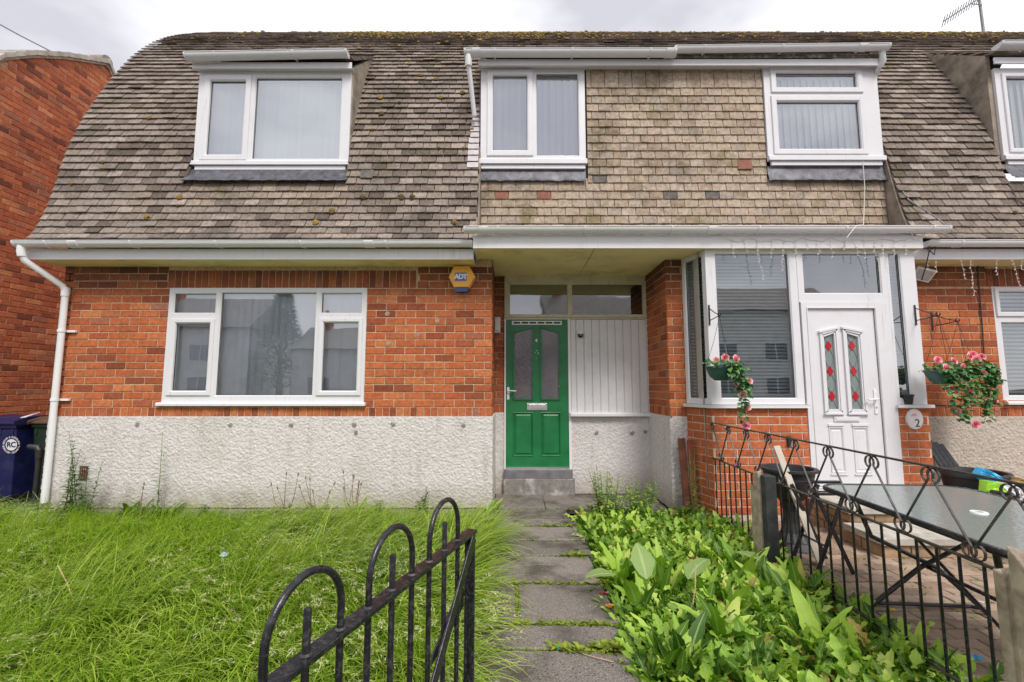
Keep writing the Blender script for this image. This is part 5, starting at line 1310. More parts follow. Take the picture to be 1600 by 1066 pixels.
def latch(m):
    q = [(.03,.66),(.115,.64),(.255,.555),(.27,.53),(.16,.55),(.03,.60)]
    m.add([tuple(gp(s,z,.012)) for s,z in q]+[tuple(gp(s,z,.018)) for s,z in q], [tuple(range(6)), tuple(range(11,5,-1))]+[(i,(i+1) % 6,(i+1) % 6+6,i+6) for i in range(6)])
    m.tube([gp(.0,.63,.024), gp(.17,.60,.024)], .007, 8)
latch(m); obj('latch', m, m_black, GT_)
m = MB()
for s_ in SB:
    for k in range(1): m.lathe([(.0078,.010),(.012,.006),(.0125,.0045)], gp(s_, RZG), 10)
obj('weld', m, m_blackrust, GT_)

# ================================================================== ORNAMENTAL RAILING BETWEEN THE GARDENS
RL = empty('garden_railing', (2.02, -2.0, 0), 'black wrought iron railing with scrollwork between weeds and patio', 'railing')
fA, fB = Vector((2.085,-.405,0)), Vector((1.935,-3.50,0)); fd = (fB-fA)/ (fB-fA).length
def fp(y, z, off=0): t = (y-fA.y)/fd.y; v = fA+fd*t; return Vector((v.x+off, y, z))
ZT, ZL = .992, .632
for (ya, yb_) in [(-.405,-1.57),(-1.66,-3.42),(-3.52,-4.5)]:
    m = MB(); m.obox(fp(ya,ZL), fp(yb_,ZL), .020, .010); obj('lower_rail', m, m_blackrust, RL, bevel=.0015)
    m = MB(); m.obox(fp(ya,.08), fp(yb_,.08), .020, .010); obj('lower_rail', m, m_blackrust, RL)
m = MB(); m.obox(fp(-.40,ZT), fp(-4.5,ZT), .018, .010); obj('top_rail', m, m_blackrust, RL, bevel=.0015)
y = -.47
while y > -4.5:
    if not (-1.70 < y < -1.50) and not (-3.55 < y < -3.38):
        m = MB(); m.tube([fp(y,.05),fp(y,ZL)], .0068, 8); obj('bar', m, m_black, RL, smooth=True)
    y -= .112
def scroll(ya, yb_):
    "flat bar from top rail at ya to lower rail at yb_, with a C curl at each end"
    a = fp(ya, ZT-.045); b = fp(yb_, ZL+.045); s_ = 1 if yb_ < ya else -1
    r = .032; pts = []
    dy = fd*s_
    c1 = fp(ya, ZT-.040)-dy*r          # curl on the side away from the other end
    for k in range(11): t = math.radians(330-k*33); pts.append(c1+dy*(r*math.cos(t))*1.0+Vector((0,0,r*math.sin(t))))
    pts = pts[::-1]
    first = [c1+dy*(r*math.cos(math.radians(q)))+Vector((0,0,r*math.sin(math.radians(q)))) for q in range(250,-31,-28)]
    c2 = fp(yb_, ZL+.040)+dy*r
    last = [c2+dy*(r*math.cos(math.radians(q)))+Vector((0,0,r*math.sin(math.radians(q)))) for q in range(150,431,28)]
    m = MB(); m.ribbon(first+last, .011, .004, (1,0,0)); obj('scroll', m, m_blackrust, RL, smooth=True)
tops = [-.44+(-.372)*i for i in range(11)]
for i, t in enumerate(tops):
    if i < len(tops)-1: scroll(t-.02, t-.372/2+.012)
    if i > 0: scroll(t+.02-.01, t+.372/2-.012+.0)
# timber posts
def post(x, y, w, d, h, mat, label, ragged=0):
    m = MB(); j = [rnd.uniform(-.03,.03)*ragged for _ in range(4)]; k = rnd.uniform(-.01,.01)
    m.hexa([(x-w/2,y-d/2,-.08),(x+w/2,y-d/2,-.08),(x+w/2,y+d/2,-.08),(x-w/2,y+d/2,-.08),(x-w/2+k,y-d/2,h+j[0]),(x+w/2+k,y-d/2,h+j[1]),(x+w/2+k,y+d/2,h+j[2]),(x-w/2+k,y+d/2,h+j[3])])
    prop(obj('timber_post', m, mat, None, bevel=.006, origin=(x,y,0)), label, 'post', 'timber fence posts')
post(1.925,-1.70,.085,.11,.70, m_blackwood, 'far black stained timber post beside pale weathered boards')
post(1.885,-1.66,.032,.07,.72, m_greywood, 'taller pale weathered board fixed to the far black post', 1)
post(1.885,-1.60,.035,.06,.60, m_greywood, 'shorter pale weathered board, far end of the bed', 1)
post(1.925,-3.53,.09,.10,.70, m_blackwood, 'near black stained timber post at the right edge')
post(1.915,-3.45,.045,.06,.73, m_greywood, 'split weathered grey post beside the near black post', 1.2)
post(1.925,-3.37,.035,.045,.66, m_greywood, 'thin broken grey board, nearest of the fence timbers', 1.5)

# ================================================================== PATIO OBJECTS
TB = empty('patio_table', (2.46,-2.76,0), 'glass topped black patio table with a white umbrella hole', 'table')
ra = math.radians(4.5)
def tp(u, v, z): return Vector((2.475+u*math.cos(ra)-v*math.sin(ra)*-1*-1, -2.76+u*math.sin(ra)+v*math.cos(ra), z))
def tp(u, v, z): c_, s_ = math.cos(-ra), math.sin(-ra); return Vector((2.475+u*c_-v*s_, -2.76+u*s_+v*c_, z))
def rrect(a, b, r, n=6):
    q = []
    for cx, cy, t0 in ((a-r,b-r,0),(-a+r,b-r,90),(-a+r,-b+r,180),(a-r,-b+r,270)):
        for k in range(n+1): t = math.radians(t0+90*k/n); q.append((cx+r*math.cos(t), cy+r*math.sin(t)))
    return q
q = rrect(.44,.68,.13); n = len(q)
M = Mat('rippled_table_glass'); M.color((.30,.35,.34)); M.rough(.14); M.b.inputs['Transmission Weight'].default_value = .25; M.b.inputs['Specular IOR Level'].default_value = .9
vo = M.n('ShaderNodeTexVoronoi'); vo.inputs['Scale'].default_value = 45; M.l(M.pos(), vo.inputs[0]); M.bump(vo.outputs[0], .14, .004); m_tglass = M.m
m = MB(); m.add([tp(u,v,.703) for u,v in q]+[tp(u,v,.697) for u,v in q], [tuple(range(n)), tuple(range(2*n-1,n-1,-1))]+[(i,(i+1) % n,(i+1) % n+n,i+n) for i in range(n)]); obj('table_top', m, m_tglass, TB)
m = MB(); m.tube([tp(u*1.02,v*1.012,.692) for u,v in q+q[:2]], .017, 10, caps=False); obj('rim', m, m_black, TB, smooth=True)
m = MB(); c = tp(-.02,0,.705); m.lathe([(.018,-.002),(.018,.004),(.036,.004),(.038,-.002)], c, 24); obj('umbrella_ring', m, m_white, TB)
for v in (-.46,.46):
    for s_ in (-1,1):
        m = MB(); m.tube([tp(s_*.36,v,.68),tp(s_*.30,v*.9,.45),tp(-s_*.05,v*.85,.28),tp(-s_*.34,v*.95,.012)], .014, 8); obj('leg', m, m_black, TB, smooth=True)
    m = MB(); m.tube([tp(-.36,v*1.02,.02),tp(-.30,v*1.1,.02),tp(.30,v*1.1,.02),tp(.36,v*1.02,.02)], .012, 8); obj('foot_bar', m, m_black, TB)
m = MB(); m.tube([tp(0,-.4,.28),tp(.0,.4,.28)], .011, 8); obj('stretcher', m, m_black, TB)
m = MB(); m.tube([tp(.04,-.55,.40),tp(.04,.0,.12),tp(.04,.5,.40)], .010, 8); obj('stretcher', m, m_black, TB)

def urn(x, y, z, label, R=.215, H_=.66):
    B = empty('urn_planter', (x,y,z), label, 'planter', 'black plastic planters')
    m = MB(); m.lathe([(0,H_*.58),(R*.42,H_*.58),(R*.72,H_*.68),(R*.92,H_*.92),(R*.93,H_*.97),(R*1.06,H_*.97),(R*1.06,H_*1.0),(R*.90,H_*1.0),(R*.84,H_*.9),(0,H_*.86)], (x,y,z), 36); obj('bowl', m, m_blackp, B, smooth=True)
    m = MB(); prof_ = [(R*.62,.05),(R*.40,.12),(R*.30,H_*.3),(R*.28,H_*.45),(R*.40,H_*.585)]
    n = 28; vs = []
    for r_, z_ in prof_:
        for k in range(n): rr = r_*(1 if k % 2 else .90); t = 2*math.pi*k/n; vs.append((x+rr*math.cos(t), y+rr*math.sin(t), z+z_))
    m.add(vs, [(i*n+k, i*n+(k+1) % n, (i+1)*n+(k+1) % n, (i+1)*n+k) for i in range(4) for k in range(n)]); obj('stem', m, m_blackp, B)
    m = MB(); m.hexa([(x-R*.85,y-R*.85,z),(x+R*.85,y-R*.85,z),(x+R*.85,y+R*.85,z),(x-R*.85,y+R*.85,z),(x-R*.6,y-R*.6,z+.055),(x+R*.6,y-R*.6,z+.055),(x+R*.6,y+R*.6,z+.055),(x-R*.6,y+R*.6,z+.055)]); obj('foot', m, m_blackp, B, bevel=.008)
urn(2.42, -1.15, 0, 'black urn planter on a fluted stem in front of the porch brickwork')
B = empty('tub_planter', (4.66,-.52,0), 'wide black tub planter below the number plaque, behind the table', 'planter', 'black plastic planters')
m = MB(); m.lathe([(0,0),(.17,0),(.25,.46),(.28,.47),(.285,.50),(.275,.52),(.245,.515),(.22,.44),(.15,.05),(0,.05)], (4.66,-.52,0), 36); obj('tub', m, m_blackp, B, smooth=True)
m = MB(); m.lathe([(0,.40),(.21,.40)], (4.66,-.52,0), 20); obj('soil', m, m_soil, B)
# folded slatted chair
FC = empty('folded_chair', (4.75,-.2,0), 'folded black slatted chair leaning on the wall behind the tub', 'chair')
for i in range(4):
    m = MB(); x = 4.56+i*.062; zt = .80-i*.022; m.obox((x+.20,-.42,.0),(x,-.10,zt),.046,.014,up=(0,-1,.3)); obj('slat', m, m_black, FC, bevel=.002)
m = MB(); m.obox((4.54,-.085,.66),(4.82,-.085,.58),.03,.012,up=(0,1,0)); obj('cross_bar', m, m_black, FC)
# folding stool
FS = empty('folding_stool', (2.45,-1.62,0), 'black folding stool with crossed legs behind the fence', 'stool')
m = MB(); m.box(2.30,2.66,-1.46,-1.42,.585,.605); obj('seat_rail', m, m_black, FS, bevel=.003); m = MB(); m.box(2.26,2.50,-1.78,-1.74,.565,.585); obj('seat_rail', m, m_black, FS, bevel=.003)
for y_ in (-1.47,-1.76):
    m = MB(); m.obox((2.22,y_,0),(2.47,y_+.01,.58),.028,.012,up=(0,1,0)); obj('leg', m, m_black, FS, bevel=.002); m = MB(); m.obox((2.50,y_+.016,0),(2.26,y_+.02,.58),.028,.012,up=(0,1,0)); obj('leg', m, m_black, FS, bevel=.002)
m = MB(); m.tube([(2.30,-1.47,.2),(2.30,-1.76,.2)], .008, 6); obj('stretcher', m, m_black, FS)
# pale board
m = MB(); a = at(1213,697,-1.25); b = at(1252,800,-1.45); d = (b-a).normalized(); b2 = a+d*((a.z-.0)/-d.z) if d.z < 0 else b
m.obox(a, b2, .055, .018, up=(0,-1,0)); prop(obj('board', m, simple('pale_board', (.50,.44,.36), .7, .1, 8), None, bevel=.003, origin=(b2.x,b2.y,0)), 'pale board leaning in front of the black urn planter', 'board')
# crate with bags
m = MB(); m.plate(4.60,5.45,.0,.42,-1.15,-1.12,[]); m2 = MB(); m2.box(4.60,5.45,-1.15,-.65,0,.02); m2.box(4.60,4.62,-1.15,-.65,.02,.42); m2.box(5.43,5.45,-1.15,-.65,.02,.42); m2.box(4.62,5.43,-1.15,-1.13,.02,.42); m2.box(4.62,5.43,-.67,-.65,.02,.42); m2.box(4.62,5.43,-1.13,-.67,.34,.36)
prop(obj('storage_crate', m2, m_blackp, None, bevel=.006, origin=(5.0,-.9,0)), 'dark storage crate heaped with bags, half hidden by the table', 'crate')
def lump(name, c, sx, sy, sz, mat, label, cat, seed=1, rot=0):
    r0 = random.Random(seed); m = MB(); nu, nv = 16, 10; vs = []
    for i in range(nv+1):
        th = math.pi*i/nv
        for k in range(nu):
            ph = 2*math.pi*k/nu; q = 1+r0.uniform(-.16,.16)
            p = Vector((sx*math.sin(th)*math.cos(ph)*q, sy*math.sin(th)*math.sin(ph)*q, sz*math.cos(th)*q)); vs.append(Matrix.Rotation(rot,3,'Y') @ p+Vector(c))
    m.add(vs, [(i*nu+k, i*nu+(k+1) % nu, (i+1)*nu+(k+1) % nu, (i+1)*nu+k) for i in range(nv) for k in range(nu)])
    return prop(obj(name, m, mat, None, smooth=False, origin=c), label, cat)
def sheetbag(name, px, py, Y, w_, h_, ang, mat, label, seed):
    r0 = random.Random(seed); c = at(px, py, Y); m = MB(); n = 7; vs = []
    for i in range(n):
        for j in range(n):
            u = i/(n-1)-.5; v = j/(n-1)-.5; p = Vector((u*w_, -.05*math.cos(u*3)+r0.uniform(-.018,.018), v*h_+r0.uniform(-.01,.01))); p = Matrix.Rotation(ang,3,'Y') @ p
            vs.append(c+p)
    f = [(i*n+j, (i+1)*n+j, (i+1)*n+j+1, i*n+j+1) for i in range(n-1) for j in range(n-1)]
    back = [(v.x, c.y+.07+(v.y-c.y)*-.3, v.z) for v in vs]; N2 = len(vs); m.add(vs+back, f+[tuple(N2+q for q in g[::-1]) for g in f]+[(i*n, (i+1)*n, (i+1)*n+N2, i*n+N2) for i in range(n-1)]+[(i*n+n-1+N2, (i+1)*n+n-1+N2, (i+1)*n+n-1, i*n+n-1) for i in range(n-1)]+[(j+N2, j+1+N2, j+1, j) for j in range(n-1)]+[((n-1)*n+j, (n-1)*n+j+1, (n-1)*n+j+1+N2, (n-1)*n+j+N2) for j in range(n-1)])
    return prop(obj(name, m, mat, None, origin=c), label, 'bag', 'bags heaped on the crate')
sheetbag('bag', 1552, 750, -.85, .26, .09, math.radians(38), m_sky, 'bright blue plastic bag on the heap behind the table', 1)
sheetbag('bag', 1557, 768, -1.0, .18, .15, math.radians(12), m_lime, 'lime green bag on the heap behind the table', 2)
sheetbag('bag', 1584, 768, -1.02, .20, .08, math.radians(42), m_cardw, 'white bag between the lime green one and the frame edge', 3)
sheetbag('bag', 1598, 760, -.80, .22, .12, math.radians(20), m_tancard, 'tan paper bag behind the white one at the right edge', 4)
sheetbag('bag', 1574, 780, -1.1, .18, .08, math.radians(20), m_blackp, 'black bag at the bottom of the heap', 5)

# ================================================================== BACKDROP ACROSS THE ROAD (seen in the glass)
def opp(x0, x1, ze, rh, label):
    O_ = empty('opposite_house', ((x0+x1)/2, -26, 0), label, 'house', 'houses across the road reflected in the glass')
    m = MB(); m.box(x0, x1, -30, -24, -.1, ze); obj('wall', m, m_oppwall, O_)
    m = MB(); m.prismx([(-23.6,ze-.1),(-27,ze+rh),(-30.4,ze-.1)], x0-.2, x1+.2); obj('roof', m, m_opproof, O_)
    m = MB(); m.box(x0+.6, x0+1.3, -27.3, -26.7, ze+rh-.7, ze+rh+.9); m.tube([(x0+.95,-27,ze+rh+.9),(x0+.95,-27,ze+rh+1.2)], .11, 8); obj('chimney', m, m_brick2, O_)
    cx = x0+1.8
    while cx < x1-1.2:
        for z_ in (.9, 3.0):
            if z_+1.2 > ze: continue
            m = MB(); m.plate(cx-.75, cx+.75, z_, z_+1.15, -23.96, -24.0, [(cx-.68,cx-.06,z_+.08,z_+1.07),(cx+.02,cx+.68,z_+.08,z_+1.07)]); w_ = obj('window', m, m_upvc, O_)
            m = MB(); m.plate(cx-.74, cx+.74, z_+.01, z_+1.14, -23.985, -23.995); obj('pane', m, m_oppglass, w_)
        cx += 3.1
m_oppwall = simple('pale_render_wall', (.68,.67,.67), .9, .12, 2.5, dirt=(.3,.28,.25), dscale=1.2, damt=.5)
m_opproof = simple('worn_roof_across', (.26,.235,.22), .9, .25, 4)
m_oppglass = simple('dark_pane', (.12,.13,.15), .1)
opp(-25, -17, 5.3, 2.4, 'taller pale house across the road reflected left of the conifer')
opp(-14.2, -5, 3.9, 1.7, 'lower pale house across the road reflected right of the conifer')
opp(2.4, 21, 6.3, 2.0, 'long pale house across the road reflected in the porch glass')
CN = empty('conifer_tree', (-15.4, -25, 0), 'ragged conifer across the road reflected in the big window', 'tree')
m = MB(); m.tube([(-15.4,-25,-.1),(-15.4,-25,7.3)], [.2,.04], 8); obj('trunk', m, m_brownstem, CN)
n = 2600; hgt = npr.rand(n)**.8*6.6+1.1; rr = (8.2-hgt)*.30*np.sqrt(npr.rand(n)); aa = U_(0,6.28,n)
bs = np.stack([-15.4+rr*np.cos(aa), -25+rr*np.sin(aa), hgt], 1)
leaf_obj('crown', [leaves('', bs, aa, U_(-.2,.5,n), U_(-.5,.6,n), U_(.3,.6,n), U_(.1,.2,n), 'ell', None, rows=4)], m_darkleaf, CN)

# ================================================================== VEGETATION
def field(x, y, seed, sc_):
    r0 = np.random.RandomState(seed); v = 0
    for k in range(6):
        a, b, p = r0.uniform(-1,1)*sc_, r0.uniform(-1,1)*sc_, r0.uniform(0,6.28); v = v+np.sin(a*x+b*y+p)
    return v/3
# long grass
def grass_batch(n, x0, x1, y0, y1, L0, L1, W0, W1, e1lo=-1.0, e1hi=.5, rows=6, cond=None, seed=0, clump=.04, azm=None):
    nc = n//14; cx = U_(x0,x1,nc); cy = y0+(y1-y0)*npr.rand(nc)
    D = cy-CY; keep = (np.abs(cx) < 1.22*np.maximum(D,.3)+.35)
    if cond is not None: keep &= cond(cx, cy)
    cx, cy = cx[keep], cy[keep]; nc = len(cx)
    cl = npr.randint(0, nc, n); x = cx[cl]+npr.normal(0,clump,n); y = cy[cl]+npr.normal(0,clump,n)
    if cond is not None: k = cond(x, y); x, y = x[k], y[k]; n = len(x)
    f = field(x, y, seed+1, 2.2); g = field(x, y, seed+2, 5)
    az_ = (azm if azm is not None else -.5)+f*1.1+npr.normal(0,.7,n)
    lod = np.clip(.5+.45*g, 0, 1)
    e0 = 1.5-U_(0,.35,n)-.35*lod; e1 = e1lo+(e1hi-e1lo)*npr.rand(n)-.5*lod+.25
    near = np.clip((1.1-(y+.1)/-3.2), 0, 1)
    L = U_(L0,L1,n)*(1+.25*f)*np.where(y > -.55, .78, 1.0)*np.where(y > -.25, .8, 1.0); W = U_(W0,W1,n)
    return leaves('', np.stack([x,y,np.full(n,-.10)],1), az_, e0, e1, L, W, 'blade', None, rows=rows, fold=0)
lawn = lambda x, y: (x < -.25-.02*np.sin(y*9)) & (y < -.12)
parts = [grass_batch(46000, -7.3, -.17, -4.7, -.12, .18, .42, .0035, .0075, e1lo=-.8, e1hi=1.1, cond=lawn, seed=3),
         grass_batch(26000, -6.5, -.17, -4.4, -.12, .34, .60, .006, .013, e1lo=-1.2, e1hi=.1, cond=lawn, seed=7, clump=.03, rows=8),
         grass_batch(6000, -.62, -.18, -4.2, -.2, .14, .26, .004, .006, cond=lambda x, y: (x < -.13) & (x > -.6), seed=9, azm=.1)]
parts.append(grass_batch(5000, -6.5, -.2, -4.2, -.12, .40, .66, .004, .008, e1lo=-.4, e1hi=.9, cond=lawn, seed=13, clump=.06, rows=8))
leaf_obj('lawn_grass', parts, m_grass, None, False, 'long uncut grass filling the left front garden', 'grass', 'stuff')
# low green mat under it
n = 16000; x = U_(-7.3,-.15,n); y = U_(-4.6,-.13,n); k = (np.abs(x) < 1.25*(y-CY)+.4); x, y = x[k], y[k]; n = len(x)
leaf_obj('lawn_undergrowth', [leaves('', np.stack([x,y,np.full(n,-.10)],1), U_(0,6.28,n), U_(.3,1.3,n), U_(-.4,.6,n), U_(.06,.16,n), U_(.012,.03,n), 'ell', None, rows=5)], m_darkleaf, None, True, 'low dark leaves beneath the long grass', 'ground cover', 'stuff')
# seed heads
n = 3600; x = U_(-6.8,-.25,n); y = -.35-3.8*npr.rand(n); k = (np.abs(x) < 1.2*(y-CY)+.2) & (field(x,y,21,2.5) > -.3); x, y = x[k], y[k]; n = len(x)
az_ = -.3+field(x,y,4,2.2)*1.0+npr.normal(0,.5,n); Ls = U_(.34,.52,n)
st_ = leaves('', np.stack([x,y,np.full(n,-.1)],1), az_, np.full(n,1.35), U_(-.35,.35,n), Ls, np.full(n,.0025), 'blade', None, rows=7, fold=0)
tip = st_[0].reshape(n,7,2,3)[:,4:,:,:].mean(2)
b2, a2 = [], []
for i in range(n):
    for j in range(14):
        t = npr.rand()*1.98; q = int(t); p = tip[i,q]*(1-(t-q))+tip[i,min(q+1,2)]*(t-q); b2.append(p+npr.normal(0,.004,3)); a2.append(az_[i]+npr.uniform(-.9,.9))
n2 = len(b2)
leaf_obj('grass_seed_heads', [st_, leaves('', b2, np.array(a2), U_(-.3,.7,n2), U_(-.5,.5,n2), U_(.014,.032,n2), U_(.004,.008,n2), 'ell', None, rows=3)], m_seed, None, False, 'pale drooping seed heads over the long grass', 'grass', 'stuff')
# bluish feathery weed patch in the grass beside the gate
def clumpweed(cx, cy, R, n, L0, L1, W, mat, name, label, cat, kind='ell', z=-.1, zr=.15, kind_='stuff', e=(.2,1.3)):
    a = U_(0,6.28,n); r = R*np.sqrt(npr.rand(n)); x = cx+r*np.cos(a)*1.3; y = cy+r*np.sin(a)
    return leaf_obj(name, [leaves('', np.stack([x,y,z+zr*npr.rand(n)],1), U_(0,6.28,n), U_(e[0],e[1],n), U_(-.5,.5,n), U_(L0,L1,n), U_(W*.6,W,n), kind, None, rows=6)], mat, None, True, label, cat, kind_)
m_bluegreen = leaf_mat('blue_green_leaves', [(0,(.08,.15,.06)),(.6,(.15,.24,.10)),(1,(.24,.33,.16))], trans=.25)
clumpweed(-1.0,-1.55,.42,1300,.08,.2,.016,m_bluegreen,'feathery_weeds','blue green feathery weeds in the grass behind the gate','weeds')
clumpweed(-5.3,-.38,.55,900,.12,.3,.012,m_bluegreen,'feathery_weeds','coarse dull grass tufts at the foot of the bins and downpipe','grass')

# broad weeds in the right bed
def xr(y): return np.interp(y, [-4.6,-3.0,-1.5,-.5,0], [.58,.60,.66,.66,.72])
def rosettes(nr, cond, L, Wf, kind, lpr, seed, e=(.55,1.35), rows=11, wave=.08, z0=-.1):
    r0 = np.random.RandomState(seed); B_, A_, E0, E1, LL, WW = [], [], [], [], [], []
    c = 0; tries = 0
    while c < nr and tries < nr*20:
        tries += 1; y = -4.5+4.45*r0.rand(); x = r0.uniform(.5, 2.25)
        if not cond(x, y) or x > 1.15*(y-CY)+.3: continue
        c += 1; k = r0.randint(lpr[0], lpr[1]); ph = r0.uniform(0,6.28); sz = r0.uniform(.75,1.25)
        for i in range(k):
            B_.append((x+r0.normal(0,.012), y+r0.normal(0,.012), z0+r0.uniform(0,.03))); A_.append(ph+i*2.4+r0.normal(0,.2)); t = i/k
            a0 = e[0]+(e[1]-e[0])*r0.rand(); E0.append(a0); E1.append(a0-r0.uniform(.2,1.3)); l = r0.uniform(*L)*sz; LL.append(l); WW.append(l*r0.uniform(*Wf))
    return leaves('', B_, np.array(A_), np.array(E0), np.array(E1), np.array(LL), np.array(WW), kind, None, rows=rows, fold=.28, wave=wave, side=np.array(r0.normal(0,.35,len(LL))))
bed = lambda x, y: xr(y)+.05 < x < 2.12 and y < -.12
leaf_obj('weed_bed', [rosettes(860, bed, (.10,.215), (.20,.30), 'dandelion', (8,14), 31, rows=19, wave=.13, e=(.8,1.55)), rosettes(230, lambda x,y: bed(x,y) and y < -.6, (.16,.28), (.20,.28), 'dandelion', (7,12), 35, rows=25, wave=.13, e=(1.0,1.55)),
                      rosettes(38, lambda x,y: bed(x,y) and y < -1.7, (.24,.36), (.17,.24), 'dock', (6,10), 41, rows=16, wave=.08, e=(1.15,1.55)), rosettes(90, bed, (.09,.18), (.28,.42), 'dock', (5,9), 32, rows=11, wave=.10)], m_weed, None, True, 'dense bright dandelion and dock leaves filling the bed right of the path', 'weeds', 'stuff')
leaf_obj('weed_undergrowth', [rosettes(520, lambda x,y: xr(y)-.02 < x < 2.15, (.07,.16), (.3,.5), 'ell', (7,12), 33, e=(.1,1.0), rows=5)], m_darkleaf, None, True, 'small dark leaves under the weeds right of the path', 'weeds', 'stuff')
# stray foliage creeping over path edges, joints and patio
def joint(y, x0, x1, n, s=1.0, dx=0):
    x = U_(x0,x1,n); yy = y+npr.normal(0,.009,n)+dx*(x-x0)
    return leaves('', np.stack([x,yy,np.full(n,-.012)],1), U_(0,6.28,n), U_(.2,1.2,n), U_(-.4,.5,n), U_(.014,.045,n)*s, U_(.007,.018,n)*s, 'ell', None, rows=4)
jp = [joint(-.588,0,.60,260), joint(-.588,.30,.60,150,1.6), joint(-1.0,.0,.60,60,.9), joint(-1.378,.05,.62,110,.8), joint(-1.378,.40,.62,140,1.7), joint(-1.892,-.1,.62,380,1.1), joint(-2.445,.0,.58,620,1.1), joint(-2.702,-.1,.55,100,.9), joint(-2.702,.22,.36,90,1.7), joint(-2.70,.42,.58,160,2.2), joint(.055,0,.7,150,1.0), joint(-.30,-.1,.6,60,.8)]
n = 420; t = npr.rand(n); jp.append(leaves('', np.stack([.032+npr.normal(0,.022,n), -2.44+.55*t, np.full(n,-.02)],1), U_(0,6.28,n), U_(.2,1.3,n), U_(-.4,.5,n), U_(.02,.05,n), U_(.008,.018,n), 'ell', None, rows=4))
n = 3200; x = U_(2.12,4.6,n); y = np.round((U_(-4.4,-.1,n)+4.6)/.105)*.105-4.6; k = field(x,y,50,2.6) > -.25; x, y = x[k], y[k]; n = len(x)
jp.append(leaves('', np.stack([x,y,np.full(n,-.01)],1), U_(0,6.28,n), U_(.2,1.2,n), U_(-.4,.5,n), U_(.012,.045,n), U_(.006,.016,n), 'ell', None, rows=4))
leaf_obj('joint_weeds', jp, m_mossg, None, True, 'small weeds and moss growing in the paving joints', 'weeds', 'stuff')
n = 500; y = U_(-4.2,-.6,n); x = xr(y)-.02+npr.normal(0,.03,n)
leaf_obj('path_edge_weeds', [leaves('', np.stack([x,y,np.full(n,-.06)],1), math.pi+npr.normal(0,1.0,n), U_(.3,1.2,n), U_(-.5,.4,n), U_(.05,.15,n), U_(.015,.035,n), 'dandelion', None, rows=9)], m_weed, None, True, 'ragged leaves spilling over the right edge of the path', 'weeds', 'stuff')

# individual plants
def plant(name, px, py_base, Y, h, nst, label, cat, kind='willow', seed=1, spread=.08, mat=m_darkleaf, lean=0):
    r0 = random.Random(seed); c = at(px, py_base, Y); c.z = -.05
    P_ = empty(name, (c.x, Y, -.05), label, cat); st = MB(); bs, a_, e0, e1, LL, WW = [], [], [], [], [], []; hb = []
    for k in range(nst):
        hh = h*r0.uniform(.65,1.0) if k else h; p = Vector((c.x+r0.uniform(-.4,.4)*spread, Y+r0.uniform(-.5,.2)*spread, -.05)); q = p+Vector((r0.uniform(-1,1)*spread+lean, r0.uniform(-.5,.3)*spread, hh))
        pts = [p, p.lerp(q,.5)+Vector((r0.uniform(-.02,.02),0,0)), q]; st.tube(pts, [.0045,.0035,.0015], 5)
        if kind == 'willow':
            i = .12
            while i < 1.0:
                pp = pts[0].lerp(pts[1], i*2) if i < .5 else pts[1].lerp(pts[2], i*2-1)
                ph = r0.uniform(0,6.28)
                for s_ in (0, math.pi): bs.append(pp); a_.append(ph+s_); e0.append(r0.uniform(.1,.8)); e1.append(r0.uniform(-.7,.2)); l = .10*(1.15-i*.75)*r0.uniform(.7,1.2); LL.append(l); WW.append(l*.26)
                i += .05
        elif kind == 'plantain': hb.append((q, q-(q-p).normalized()*.035))
    if kind in ('plantain','dock'):
        for k in range(14 if kind == 'plantain' else 12):
            bs.append((c.x+r0.uniform(-.04,.04), Y+r0.uniform(-.03,.02), -.04)); a_.append(r0.uniform(0,6.28)); e0.append(r0.uniform(.7,1.4)); e1.append(r0.uniform(-.2,.9)); l = r0.uniform(.12,.26); LL.append(l); WW.append(l*(.13 if kind == 'plantain' else .28))
    obj('stem', st, m_brownstem if kind == 'plantain' else m_greenstem, P_)
    if hb:
        m = MB()
        for q, p in hb: m.tube([p-(q-p)*.2, p, p.lerp(q,.5), q], [.002,.006,.007,.002], 6)
        obj('seed_head', m, m_brownstem, P_)
    leaf_obj('foliage', [leaves('', bs, np.array(a_), np.array(e0), np.array(e1), np.array(LL), np.array(WW), 'dock' if kind == 'dock' else 'ell', None, rows=7)], mat, P_)
    return P_
plant('willowherb_plant', 112, 790, -.20, .95, 7, 'tall leafy willowherb against the render right of the white downpipe', 'plant', seed=2, spread=.14)
plant('willowherb_plant', 135, 790, -.24, .62, 4, 'shorter willowherb in front of the dark air brick', 'plant', seed=12, spread=.12)
plant('willowherb_plant', 247, 790, -.16, .92, 1, 'single upright willowherb stem under the left end of the window', 'plant', seed=3, spread=.02)
plant('dock_plant', 262, 792, -.20, .3, 1, 'dark leafy dock at the foot of the single willowherb stem', 'plant', 'dock', 4, .03)
plant('dock_plant', 200, 792, -.18, .22, 0, 'small dock rosette between the two willowherbs', 'plant', 'dock', 5, .03)
plant('plantain_plant', 222, 792, -.2, .40, 2, 'thin plantain stalk left of the single willowherb', 'plant', 'plantain', 6, .03)
plant('plantain_plant', 450, 790, -.18, .52, 4, 'plantain with upright brown heads below the window middle', 'plant', 'plantain', 7, .14)
plant('plantain_plant', 500, 790, -.24, .46, 6, 'plantain clump with brown heads leaning right, left of the largest clump', 'plant', 'plantain', 8, .20)
plant('plantain_plant', 553, 790, -.18, .52, 8, 'largest plantain clump with a fan of brown heads', 'plant', 'plantain', 9, .17)
plant('willowherb_plant', 586, 790, -.18, .22, 3, 'low green weed at the base of the render right of the plantains', 'plant', seed=15, spread=.09)
plant('willowherb_plant', 322, 790, -.16, .16, 2, 'tiny weed at the base of the render under the window', 'plant', seed=16, spread=.05)
plant('willowherb_plant', 655, 790, -.16, .34, 3, 'wispy weed against the render left of the recess', 'plant', seed=17, spread=.09)
